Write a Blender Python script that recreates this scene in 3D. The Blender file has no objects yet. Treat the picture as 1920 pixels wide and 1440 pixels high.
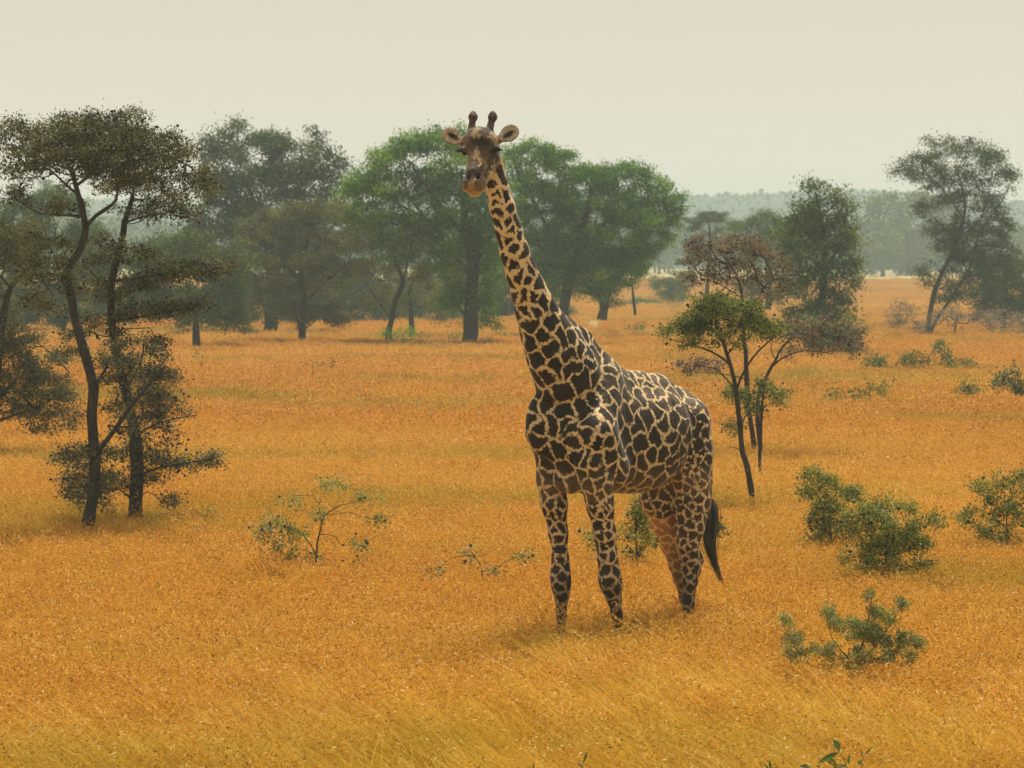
import bpy, math, random
import numpy as np
from mathutils import Vector

# ------------------------------------------------------------------ camera, light, exposure
scene = bpy.context.scene
R = math.radians
rng = np.random.default_rng(7)
random.seed(7)
FPX = 6020.0                    # focal length in pixels of a 1920 wide frame
EYE = 3.55
PITCH = math.atan(230.0 / FPX)

cam_data = bpy.data.cameras.new('camera')
cam = bpy.data.objects.new('camera', cam_data)
scene.collection.objects.link(cam)
scene.camera = cam
cam.location = (0, 0, EYE)
cam.rotation_euler = (math.pi / 2 - PITCH, 0, 0)
cam_data.sensor_width = 36.0
cam_data.lens = FPX / 1920 * 36.0
cam_data.clip_start = 0.5
cam_data.clip_end = 9000
cam_data.dof.use_dof = True
cam_data.dof.focus_distance = 28.3
cam_data.dof.aperture_fstop = 6.3

SUN_ELEV, SUN_AZ = 74.0, 16.0      # azimuth from +Y (away from the camera) towards +X
world = bpy.data.worlds.new('World')
scene.world = world
world.use_nodes = True
wn, wl = world.node_tree.nodes, world.node_tree.links
wn.clear()
sky = wn.new('ShaderNodeTexSky')
sky.sky_type = 'NISHITA'
sky.sun_disc = False
sky.sun_elevation = R(SUN_ELEV)
sky.sun_rotation = R(SUN_AZ)
sky.air_density = 1.0
sky.dust_density = 4.0
sky.ozone_density = 1.0
hz = wn.new('ShaderNodeMix'); hz.data_type = 'RGBA'
hz.inputs['Factor'].default_value = 0.88
geo_ = wn.new('ShaderNodeTexCoord'); sep = wn.new('ShaderNodeSeparateXYZ'); rp = wn.new('ShaderNodeValToRGB')
el = rp.color_ramp.elements                # dusty haze: palest at the horizon, greyer overhead, all the way round
el[0].position, el[0].color = 0.0, (.80, .69, .56, 1)
el[1].position, el[1].color = 0.1, (.63, .57, .475, 1)
e_ = el.new(1.0); e_.color = (.46, .44, .41, 1)
mul = wn.new('ShaderNodeMix'); mul.data_type = 'RGBA'; mul.blend_type = 'MULTIPLY'
mul.inputs['Factor'].default_value = 1.0; mul.inputs['B'].default_value = (10, 10, 10, 1)
wl.new(geo_.outputs['Generated'], sep.inputs[0]); wl.new(sep.outputs['Z'], rp.inputs['Fac'])
wl.new(rp.outputs['Color'], mul.inputs['A']); wl.new(mul.outputs['Result'], hz.inputs['B'])
bg = wn.new('ShaderNodeBackground'); bg.inputs['Strength'].default_value = 0.1
wo = wn.new('ShaderNodeOutputWorld')
wl.new(sky.outputs['Color'], hz.inputs['A'])
wl.new(hz.outputs['Result'], bg.inputs['Color'])
wl.new(bg.outputs['Background'], wo.inputs['Surface'])

sun_data = bpy.data.lights.new('sun', 'SUN')
sun_data.energy = 4.95
sun_data.angle = R(10)
sun_data.color = (1.0, 0.93, 0.8)
sun = bpy.data.objects.new('sun', sun_data)
scene.collection.objects.link(sun)
sd = Vector((math.sin(R(SUN_AZ)) * math.cos(R(SUN_ELEV)), math.cos(R(SUN_AZ)) * math.cos(R(SUN_ELEV)), math.sin(R(SUN_ELEV))))
sun.rotation_euler = sd.to_track_quat('Z', 'Y').to_euler()

scene.view_settings.view_transform = 'Standard'
scene.view_settings.look = 'None'
scene.view_settings.gamma = 1
scene.view_settings.exposure = 0.25
scene.view_settings.use_curve_mapping = False
scene.cycles.max_bounces = 6
scene.cycles.diffuse_bounces = 3
scene.cycles.glossy_bounces = 2
scene.cycles.transmission_bounces = 3
scene.cycles.volume_bounces = 1
scene.cycles.use_denoising = True
HAZE_DENSITY = 0.00070
HAZE_COLOR = (0.62, 0.79, 0.82, 1)

# ------------------------------------------------------------------ helpers
FWD = np.array([0, math.cos(PITCH), -math.sin(PITCH)])
UPV = np.array([0, math.sin(PITCH), math.cos(PITCH)])
RGT = np.array([1.0, 0, 0])

def at(px, py, D):
    """world point seen at (px, py) of the 1920 x 1440 photograph, at depth y = D"""
    d = FWD + (px - 960) / FPX * RGT + (720 - py) / FPX * UPV
    return np.array([0, 0, EYE]) + d * (D / d[1])

def project(P):
    q = P - np.array([0, 0, EYE])
    z = q @ FWD
    return 960 + FPX * (q @ RGT) / z, 720 - FPX * (q @ UPV) / z

def depth_of(py, h=0.38):
    """depth at which the grass tops (h above flat ground) are seen at row py"""
    return FPX * (EYE - h) / (py - 490.0)

def ground_z(y):
    t = np.clip((np.asarray(y, float) - 200) / 350, 0, 1)
    return 1.4 * t * t * (3 - 2 * t)

def mesh_from(name, V, F, smooth=False):
    """V (n,3), F (m,k) with one k"""
    me = bpy.data.meshes.new(name)
    V = np.asarray(V, np.float32); F = np.asarray(F, np.int32)
    me.vertices.add(len(V)); me.vertices.foreach_set('co', V.ravel())
    k = F.shape[1]
    me.loops.add(F.size); me.loops.foreach_set('vertex_index', F.ravel())
    me.polygons.add(len(F)); me.polygons.foreach_set('loop_start', np.arange(0, F.size, k, dtype=np.int32))
    if smooth:
        me.polygons.foreach_set('use_smooth', np.ones(len(F), bool))
    me.update(calc_edges=True)
    me.validate()
    return me

def attr(me, name, vals, kind='FLOAT'):
    a = me.attributes.new(name, kind, 'POINT')
    vals = np.asarray(vals, np.float32)
    a.data.foreach_set({'FLOAT': 'value', 'FLOAT_VECTOR': 'vector', 'FLOAT_COLOR': 'color'}[kind], vals.ravel())

def link(o, parent=None, col=None):
    (col or scene.collection).objects.link(o)
    if parent is not None:
        o.parent = parent
        o.matrix_parent_inverse = parent.matrix_world.inverted() if False else o.matrix_parent_inverse
    return o

def part(name, me, mat, parent=None, origin=None):
    if mat is not None:
        me.materials.append(mat)
    o = bpy.data.objects.new(name, me)
    if origin is not None:                  # mesh written in world coordinates, object sits at origin
        me.transform(__import__('mathutils').Matrix.Translation(-Vector(origin)))
        if parent is None:
            o.location = Vector(origin)
    link(o, parent)
    return o

def tag(o, label, cat, group=None, kind=None):
    if label: o['label'] = label
    if cat: o['category'] = cat
    if group: o['group'] = group
    if kind: o['kind'] = kind
    return o

def empty(name, loc, label, cat, group=None):
    o = bpy.data.objects.new(name, None)
    o.location = Vector(loc); o.empty_display_size = 0.3
    link(o)
    return tag(o, label, cat, group)

def joined(parts):
    """list of (V, F) -> one"""
    Vs, Fs, n = [], [], 0
    for V, F in parts:
        if len(V) == 0: continue
        Vs.append(V); Fs.append(np.asarray(F) + n); n += len(V)
    return np.concatenate(Vs), np.concatenate(Fs)

def resample(P, step):
    """polyline with radius column (n,4) -> smooth dense polyline"""
    P = np.asarray(P, float)
    if len(P) > 2:                       # catmull-rom
        Q = np.vstack([2 * P[0] - P[1], P, 2 * P[-1] - P[-2]])
        out = []
        for i in range(len(P) - 1):
            a, b, c, d = Q[i:i + 4]
            n = max(2, int(np.linalg.norm(c[:3] - b[:3]) / step) + 1)
            for t in np.arange(n) / n:
                out.append(0.5 * ((2 * b) + (-a + c) * t + (2 * a - 5 * b + 4 * c - d) * t * t + (-a + 3 * b - 3 * c + d) * t ** 3))
        out.append(P[-1])
        return np.array(out)
    n = max(2, int(np.linalg.norm(P[1, :3] - P[0, :3]) / step) + 1)
    t = np.linspace(0, 1, n)[:, None]
    return P[0] * (1 - t) + P[1] * t

def tube(P, sides=8, rough=0.0, cap=False):
    """lofted tube along (n,4) points"""
    n = len(P)
    T = np.gradient(P[:, :3], axis=0)
    T /= np.linalg.norm(T, axis=1)[:, None] + 1e-9
    up = np.array([0.31, 0.95, 0.05])
    A = np.cross(T, up); A /= np.linalg.norm(A, axis=1)[:, None] + 1e-9
    B = np.cross(T, A)
    ang = np.arange(sides) * 2 * np.pi / sides
    r = np.maximum(P[:, 3], 1e-4)[:, None] * (1 + rough * rng.normal(size=(n, sides)))
    V = P[:, None, :3] + r[..., None] * (np.cos(ang)[None, :, None] * A[:, None] + np.sin(ang)[None, :, None] * B[:, None])
    V = V.reshape(-1, 3)
    i = np.arange(n - 1)[:, None] * sides; j = np.arange(sides)[None]; j2 = (j + 1) % sides
    F = np.stack([i + j, i + j2, i + sides + j2, i + sides + j], -1).reshape(-1, 4)
    if cap:
        c0 = len(V); V = np.vstack([V, P[0, :3], P[-1, :3]])
        jj = np.arange(sides); k = (jj + 1) % sides
        F = np.vstack([F, np.stack([k, jj, np.full(sides, c0), np.full(sides, c0)], -1)[:, :4],
                       np.stack([(n - 1) * sides + jj, (n - 1) * sides + k, np.full(sides, c0 + 1), np.full(sides, c0 + 1)], -1)])
        # degenerate quads at the caps become triangles through validate()
    return V, F

def prisms(A, B, ra, rb, sides=3):
    """many separate tapered prisms from A to B"""
    A, B = np.asarray(A), np.asarray(B)
    T = B - A; T /= np.linalg.norm(T, axis=1)[:, None] + 1e-9
    U = np.cross(T, np.array([0.2, 0.97, 0.13])); U /= np.linalg.norm(U, axis=1)[:, None] + 1e-9
    W = np.cross(T, U)
    ang = np.arange(sides) * 2 * np.pi / sides
    d = np.cos(ang)[None, :, None] * U[:, None] + np.sin(ang)[None, :, None] * W[:, None]
    V = np.concatenate([A[:, None] + ra[:, None, None] * d, B[:, None] + rb[:, None, None] * d], 1)
    n = len(A)
    j = np.arange(sides); k = (j + 1) % sides
    f = np.stack([j, k, sides + k, sides + j], -1)
    F = (np.arange(n)[:, None, None] * 2 * sides + f[None]).reshape(-1, 4)
    return V.reshape(-1, 3), F

def rhombs(C, D, N, ln, wd):
    """leaf shaped quads: centre, long direction, normal, length, width"""
    D = D / (np.linalg.norm(D, axis=1)[:, None] + 1e-9)
    S = np.cross(D, N); S /= np.linalg.norm(S, axis=1)[:, None] + 1e-9
    ln = np.broadcast_to(ln, (len(C),))[:, None]; wd = np.broadcast_to(wd, (len(C),))[:, None]
    V = np.stack([C - D * ln / 2, C + S * wd / 2 + D * ln * .05, C + D * ln / 2, C - S * wd / 2 + D * ln * .05], 1)
    F = np.arange(len(C) * 4).reshape(-1, 4)
    return V.reshape(-1, 3), F

def rand_dirs(n):
    v = rng.normal(size=(n, 3))
    return v / np.linalg.norm(v, axis=1)[:, None]

# ------------------------------------------------------------------ materials
def new_mat(name):
    m = bpy.data.materials.new(name); m.use_nodes = True
    nt = m.node_tree; nt.nodes.clear()
    out = nt.nodes.new('ShaderNodeOutputMaterial')
    return m, nt, out

def N(nt, typ, **kw):
    n = nt.nodes.new(typ)
    for k, v in kw.items():
        if k.startswith('_'): setattr(n, k[1:], v)
        else: n.inputs[k.replace('_', ' ')].default_value = v
    return n

def ramp(nt, stops, src):
    r = nt.nodes.new('ShaderNodeValToRGB')
    el = r.color_ramp.elements
    while len(el) > 1: el.remove(el[0])
    el[0].position, el[0].color = stops[0][0], (*stops[0][1], 1)
    for p, c in stops[1:]:
        e = el.new(p); e.color = (*c, 1)
    nt.links.new(src, r.inputs['Fac'])
    return r

def mixrgb(nt, a, b, fac, blend='MIX'):
    m = nt.nodes.new('ShaderNodeMix'); m.data_type = 'RGBA'; m.blend_type = blend
    for sock, v in (('A', a), ('B', b), ('Factor', fac)):
        if isinstance(v, (tuple, float, int)):
            m.inputs[sock].default_value = (*v, 1) if isinstance(v, tuple) and len(v) == 3 else v
        else:
            nt.links.new(v, m.inputs[sock])
    return m.outputs['Result']

def leaf_mat(name, c_dark, c_mid, c_light, trans=0.35, rough=0.6):
    m, nt, out = new_mat(name)
    a = N(nt, 'ShaderNodeAttribute', _attribute_name='tint')
    col = ramp(nt, [(0.0, c_dark), (0.5, c_mid), (1.0, c_light)], a.outputs['Fac']).outputs['Color']
    p = N(nt, 'ShaderNodeBsdfPrincipled', Roughness=rough)
    p.inputs['Specular IOR Level'].default_value = 0.25
    nt.links.new(col, p.inputs['Base Color'])
    t = N(nt, 'ShaderNodeBsdfTranslucent')
    nt.links.new(mixrgb(nt, col, (1.0, 1.0, 0.45), 1.0, 'MULTIPLY'), t.inputs['Color'])
    mx = N(nt, 'ShaderNodeMixShader', Fac=trans)
    nt.links.new(p.outputs[0], mx.inputs[1]); nt.links.new(t.outputs[0], mx.inputs[2])
    nt.links.new(mx.outputs[0], out.inputs['Surface'])
    return m

def bark_mat(name, c0, c1, scale=14.0):
    m, nt, out = new_mat(name)
    tc = N(nt, 'ShaderNodeTexCoord')
    mp = N(nt, 'ShaderNodeMapping'); mp.inputs['Scale'].default_value = (1, 1, 0.3)
    nt.links.new(tc.outputs['Object'], mp.inputs[0])
    n1 = N(nt, 'ShaderNodeTexNoise', Scale=scale, Detail=6.0, Roughness=0.65)
    nt.links.new(mp.outputs[0], n1.inputs['Vector'])
    col = ramp(nt, [(0.3, c0), (0.7, c1)], n1.outputs['Fac']).outputs['Color']
    p = N(nt, 'ShaderNodeBsdfPrincipled', Roughness=0.9)
    p.inputs['Specular IOR Level'].default_value = 0.2
    nt.links.new(col, p.inputs['Base Color'])
    b = N(nt, 'ShaderNodeBump', Strength=0.8, Distance=0.02)
    nt.links.new(n1.outputs['Fac'], b.inputs['Height']); nt.links.new(b.outputs[0], p.inputs['Normal'])
    nt.links.new(p.outputs[0], out.inputs['Surface'])
    return m

def plain_mat(name, col, rough=0.7, spec=0.3, sheen=0.0):
    m, nt, out = new_mat(name)
    n1 = N(nt, 'ShaderNodeTexNoise', Scale=40.0, Detail=3.0)
    c = ramp(nt, [(0.3, tuple(x * .75 for x in col)), (0.7, tuple(min(1, x * 1.25) for x in col))], n1.outputs['Fac']).outputs['Color']
    p = N(nt, 'ShaderNodeBsdfPrincipled', Roughness=rough)
    p.inputs['Specular IOR Level'].default_value = spec
    p.inputs['Sheen Weight'].default_value = sheen
    nt.links.new(c, p.inputs['Base Color'])
    nt.links.new(p.outputs[0], out.inputs['Surface'])
    return m

M = {}
M['bark_dark'] = bark_mat('dark_thorn_bark', (.018, .015, .012), (.07, .06, .048))
M['bark_grey'] = bark_mat('grey_bark', (.03, .026, .02), (.11, .095, .075), 6)
M['gall'] = plain_mat('dry_gall', (.016, .011, .009), .6)
M['thorn'] = plain_mat('pale_thorn', (.55, .52, .45), .5)
M['leaf_thorn'] = leaf_mat('leaf_olive_brown', (.045, .045, .022), (.115, .115, .052), (.28, .25, .115), .3)
M['leaf_thorn_green'] = leaf_mat('leaf_thorn_green', (.055, .07, .018), (.15, .20, .035), (.32, .34, .09), .4)
M['leaf_brown'] = leaf_mat('leaf_dry_brown', (.09, .068, .052), (.22, .17, .13), (.36, .285, .21), .25)
M['leaf_bright'] = leaf_mat('leaf_bright_green', (.028, .075, .010), (.095, .235, .018), (.34, .48, .045), .42)
M['leaf_dark'] = leaf_mat('leaf_dark_green', (.025, .045, .016), (.062, .10, .03), (.17, .20, .065), .3)
M['leaf_olive'] = leaf_mat('leaf_grey_olive', (.05, .055, .022), (.125, .13, .048), (.28, .25, .095), .35)
M['leaf_mid'] = leaf_mat('leaf_mid_green', (.035, .065, .014), (.095, .155, .03), (.24, .27, .06), .35)
M['leaf_bush'] = leaf_mat('leaf_bush_green', (.075, .10, .022), (.20, .24, .05), (.42, .43, .13), .35)
M['leaf_broad'] = leaf_mat('leaf_broad', (.03, .055, .01), (.06, .12, .02), (.13, .2, .03), .35, .4)

# ------------------------------------------------------------------ ground, hills, haze
def ground_mat():
    m, nt, out = new_mat('dry_savanna_soil')
    g = N(nt, 'ShaderNodeNewGeometry')
    mp = N(nt, 'ShaderNodeMapping'); mp.inputs['Scale'].default_value = (1, .35, 1)
    nt.links.new(g.outputs['Position'], mp.inputs[0])
    n1 = N(nt, 'ShaderNodeTexNoise', Scale=0.035, Detail=5.0, Roughness=0.6)
    n2 = N(nt, 'ShaderNodeTexNoise', Scale=1.6, Detail=6.0, Roughness=0.7)
    nt.links.new(mp.outputs[0], n1.inputs['Vector']); nt.links.new(g.outputs['Position'], n2.inputs['Vector'])
    c = ramp(nt, [(0.3, (.26, .27, .10)), (0.45, (.42, .35, .15)), (0.62, (.54, .42, .22)), (0.75, (.46, .28, .13))], n1.outputs['Fac']).outputs['Color']
    c2 = ramp(nt, [(0.25, (.55, .5, .45)), (0.75, (1, 1, 1))], n2.outputs['Fac']).outputs['Color']
    p = N(nt, 'ShaderNodeBsdfPrincipled', Roughness=1.0)
    p.inputs['Specular IOR Level'].default_value = 0.0
    nt.links.new(mixrgb(nt, c, c2, 1.0, 'MULTIPLY'), p.inputs['Base Color'])
    nt.links.new(p.outputs[0], out.inputs['Surface'])
    return m

ys = np.concatenate([np.arange(-60, 200, 6.0), np.arange(200, 600, 12.0), np.arange(600, 2600, 60.0)])
xs = np.linspace(-900, 900, 121)
X, Y = np.meshgrid(xs, ys, indexing='ij')
Z = ground_z(Y) + 0.05 * np.sin(X * .11 + 1) * np.sin(Y * .07)
idx = np.arange(X.size).reshape(X.shape)
Fq = np.stack([idx[:-1, :-1], idx[1:, :-1], idx[1:, 1:], idx[:-1, 1:]], -1).reshape(-1, 4)
o = part('ground', mesh_from('ground', np.stack([X, Y, Z], -1).reshape(-1, 3), Fq, True), ground_mat())
o['kind'] = 'structure'

# hazy wooded ridges far behind the plain
def ridge(name, y0, y1, hfun, seed, mat):
    r = np.random.default_rng(seed)
    xs = np.linspace(-880, 880, 700); ys = np.linspace(0, 1, 22)
    hx = hfun(xs)
    V = []
    for v in ys:
        prof = math.sin(min(1, v * 1.25) * math.pi / 2)
        bump = r.normal(0, .6, len(xs)) * (v > .1)
        V.append(np.stack([xs, np.full_like(xs, y0 + (y1 - y0) * v), 1.2 + hx * prof + bump * min(1, v * 3)], -1))
    V = np.array(V)
    idx = np.arange(V.shape[0] * V.shape[1]).reshape(V.shape[:2])
    F = np.stack([idx[:-1, :-1], idx[:-1, 1:], idx[1:, 1:], idx[1:, :-1]], -1).reshape(-1, 4)
    o = part(name, mesh_from(name, V.reshape(-1, 3), F), mat)
    o['kind'] = 'structure'
    return V
hill_m = leaf_mat('wooded_hill', (.03, .05, .025), (.045, .07, .03), (.09, .11, .05), .0)
hv = ridge('hills', 900, 1250, lambda x: 24.5 + 2.2 * np.sin(x * .016 + .4) + 1.4 * np.sin(x * .047 + 2), 3, hill_m)

# ------------------------------------------------------------------ vegetation builder
def leaf_tris(C, ln, wd, droop=0.0):
    n = len(C)
    D = rand_dirs(n); D[:, 2] -= droop
    return rhombs(C, D, rand_dirs(n), ln * rng.uniform(.6, 1.4, n), wd * rng.uniform(.6, 1.4, n))

def lobes_to_clumps(lobes, D, k, depth_squash=0.9, jit=0.0):
    """lobes (px, py, rx, ry[, w]) -> clump centres, clump lobe id"""
    P = []
    for lb in lobes:
        cx, cy, rx, ry = lb[:4]; w = lb[4] if len(lb) > 4 else 1.0
        s = D / FPX
        area = math.pi * rx * ry * s * s
        n = max(3, int(area * k * w))
        c = at(cx, cy, D)
        q = rand_dirs(n) * (rng.uniform(0, 1, n) ** 0.45)[:, None]
        out_ = rng.uniform(0, 1, n) < .13
        q[out_] *= rng.uniform(1.05, 1.38, out_.sum())[:, None] / (np.linalg.norm(q[out_], axis=1)[:, None] + .05)
        dz = (rng.uniform(-.5, .5)) * rx * s * .6
        q = q * np.array([rx * s, max(rx, ry) * s * depth_squash, ry * s]) + c + np.array([0, dz, 0])
        P.append(q)
    return np.concatenate(P)

def grow(paths, clumps, step, wander=.12):
    """connect every clump centre to the nearest limb; returns twig segments (A,B) with radii"""
    nodes = [p[:, :3] for p in paths]
    rad = [p[:, 3] for p in paths]
    nodes = np.concatenate(nodes); rad = np.concatenate(rad)
    n0 = len(nodes)
    # lower third of the stem is bare
    cap = len(clumps) * 6 + n0 + 10
    NP = np.zeros((cap, 3)); NP[:n0] = nodes
    PAR = np.full(cap, -1); cnt = n0
    zmin = np.quantile(clumps[:, 2], .02) - 0.15 * (clumps[:, 2].max() - clumps[:, 2].min())
    ok = np.zeros(cap, bool); ok[:n0] = nodes[:, 2] > zmin
    if not ok.any(): ok[:n0] = True
    d0 = np.array([np.min(((nodes - c) ** 2).sum(1)) for c in clumps])
    for i in np.argsort(d0):
        c = clumps[i]
        dv = c - NP[:cnt]
        d = np.sqrt((dv ** 2).sum(1)) + np.maximum(0, -dv[:, 2]) * .6
        d[~ok[:cnt]] += 1e6
        j = int(np.argmin(d)); L = np.linalg.norm(c - NP[j])
        m = int(min(5, max(1, round(L / step))))
        prev = j; a = NP[j].copy()
        side = rng.normal(size=3) * wander * L
        for t in range(1, m + 1):
            f = t / m
            q = a * (1 - f) + c * f + side * math.sin(f * math.pi) * .8
            q[2] += .10 * L * math.sin(f * math.pi)
            NP[cnt] = q; PAR[cnt] = prev; ok[cnt] = True; prev = cnt; cnt += 1
    NP, PAR = NP[:cnt], PAR[:cnt]
    load = np.zeros(cnt); 
    load[n0:] = 1.0
    for i in range(cnt - 1, n0 - 1, -1):
        if PAR[i] >= n0: load[PAR[i]] += load[i]
    child = np.arange(n0, cnt)
    return NP, PAR, load, child, n0, rad

def plant(name, label, cat, mat_leaf, mat_bark, D, paths, lobes, group=None, leaf=(.12, .05), od=2.5, clump_k=6.0,
          clump_r=.3, flat=.5, droop=.3, twig=.006, galls=0, thorns=0, trunk_name='trunk', crown_name='crown', sides=8,
          tint_shift=0.0, base=None, rough=.11, gz=None):
    """paths in picture pixels with radius in metres: [[(px,py,r[,dy]),...],...]"""
    W = []
    for path in paths:
        pts = []
        for q in path:
            dy = q[3] if len(q) > 3 else 0.0
            p = at(q[0], q[1], D + dy)
            pts.append([*p, q[2]])
        W.append(pts)
    # first path is rooted in the ground
    for pth in W:
        if pth[0][2] < 0.75 + ground_z(D) and trunk_name == 'trunk':
            p0 = pth[0]
            pth.insert(0, [p0[0] - (pth[1][0] - p0[0]) * .2, p0[1], float(ground_z(D)) - .1, p0[3] * 1.25])
    for pth in W:
        for q in pth: q[3] *= .84 if pth is W[0] else .62
    g0 = W[0][0]
    origin = (g0[0], g0[1], float(ground_z(D)))
    W = [resample(np.array(p), max(.05, .012 * D / 1.5)) for p in W]
    for w in W:        # slight natural crookedness
        w[:, :3] += np.cumsum(rng.normal(0, .006 if D > 60 else .011, (len(w), 3)), 0) * min(1.5, D / 60) * (1 if D > 37 else .3)
    for i_ in range(1, len(W)):          # limbs start on the stem they grow from
        others = np.concatenate([W[k_][:, :3] for k_ in range(i_)])
        o_ = others - W[i_][0, :3]; j_ = int(np.argmin((o_ ** 2).sum(1)))
        if np.linalg.norm(o_[j_]) < .012 * D:
            W[i_][:, :3] += o_[j_] * (1 - np.linspace(0, 1, len(W[i_])) * .5)[:, None]
    root = empty(name, origin, label, cat, group)
    clumps = lobes_to_clumps(lobes, D, clump_k)
    gmin = float(ground_z(D))
    clumps[:, 2] = np.maximum(clumps[:, 2], gmin + .12)
    s = D / FPX
    NP, PAR, load, child, n0, rad = grow(W, clumps, step=max(.12, clump_r * .9))
    rt = twig * np.sqrt(load)
    rt = np.minimum(rt, max(w[:, 3].max() for w in W) * .6)
    A, B = NP[PAR[child]], NP[child]
    ra = np.where(PAR[child] >= n0, rt[PAR[child]], rt[child] * 1.15); rb = rt[child]
    tw = prisms(A, B, ra, rb, 4 if D < 70 else 3)
    body = joined([tube(w, sides, rough) for w in W] + [tw])
    part(trunk_name, mesh_from(trunk_name, *body, smooth=True), mat_bark, root, origin)
    # leaves
    area = sum(math.pi * l[2] * l[3] * s * s * (l[4] if len(l) > 4 else 1) for l in lobes)
    nl = int(od * area / (leaf[0] * leaf[1] * .5))
    tips = child[load[child] <= 3]
    tid = rng.choice(len(tips), nl) if len(tips) else np.zeros(nl, int)
    C = NP[tips][tid]
    # clump shapes: flattened sprays with their own tilt
    tilt = rng.normal(0, .25, (len(tips), 2))
    off = rng.normal(size=(nl, 3)) * np.array([clump_r, clump_r, clump_r * flat]) * .62
    off[:, 2] += off[:, 0] * tilt[tid, 0] + off[:, 1] * tilt[tid, 1]
    C = C + off
    C[:, 2] = np.maximum(C[:, 2], gmin + .04)
    V, F = leaf_tris(C, leaf[0], leaf[1], droop)
    me = mesh_from(crown_name, V, F)
    ct = rng.normal(0, .16, len(tips))
    t = np.clip(.45 + tint_shift + ct[tid] + rng.normal(0, .17, nl), 0, 1)
    attr(me, 'tint', np.repeat(t, 4))
    cr = part(crown_name, me, mat_leaf, root, origin)
    if galls:
        j = tips[rng.choice(len(tips), galls)] if galls else []
        G = NP[j] + rng.normal(size=(galls, 3)) * np.array([clump_r, clump_r, clump_r * flat]) * .75
        G[:, 2] = np.maximum(G[:, 2], .2)
        r = rng.uniform(.011, .024, galls)
        o8 = np.array([[1, 0, 0], [-1, 0, 0], [0, 1, 0], [0, -1, 0], [0, 0, 1], [0, 0, -1]], float)
        f8 = np.array([[0, 2, 4], [2, 1, 4], [1, 3, 4], [3, 0, 4], [2, 0, 5], [1, 2, 5], [3, 1, 5], [0, 3, 5]])
        V = (G[:, None] + r[:, None, None] * o8[None] * rng.uniform(.8, 1.2, (galls, 6, 1))).reshape(-1, 3)
        F = (np.arange(galls)[:, None, None] * 6 + f8[None]).reshape(-1, 3)
        g = part('galls', mesh_from('galls', V, F, True), M['gall'], root, origin)
        g['kind'] = 'stuff'
    if thorns:
        j = tips[rng.choice(len(tips), thorns)]
        A = NP[j] + rng.normal(size=(thorns, 3)) * clump_r * .35
        Bp = A + rand_dirs(thorns) * rng.uniform(.03, .06, thorns)[:, None]
        V, F = prisms(A, Bp, np.full(thorns, .0025), np.full(thorns, .0006))
        g = part('thorns', mesh_from('thorns', V, F), M['thorn'], root, origin)
        g['kind'] = 'stuff'
    return root

# ------------------------------------------------------------------ giraffe
# body frame: s forward, t to the animal's left, z up; origin between the hind hooves
GH = np.array([1.616, 29.30, 0.0])
GS = np.array([-0.644, -0.764, 0.0]); GT = np.array([0.764, -0.644, 0.0]); GZ = np.array([0, 0, 1.0])

def bw(s, t, z):
    return GH + s * GS + t * GT + z * GZ

def gp(px, py, t=0.0, dy=0.0):
    """world point at picture position on the sheet t metres left of the animal's midline"""
    k = (px - 960) / FPX
    # (1.616 -.644 s + .764 t) = k * (29.3 - .764 s - .644 t)
    s = (GH[0] + GT[0] * t - k * (GH[1] + GT[1] * t)) / (-GS[0] + k * GS[1])
    D = GH[1] + GS[1] * s + GT[1] * t
    return at(px, py, D + dy)

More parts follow.
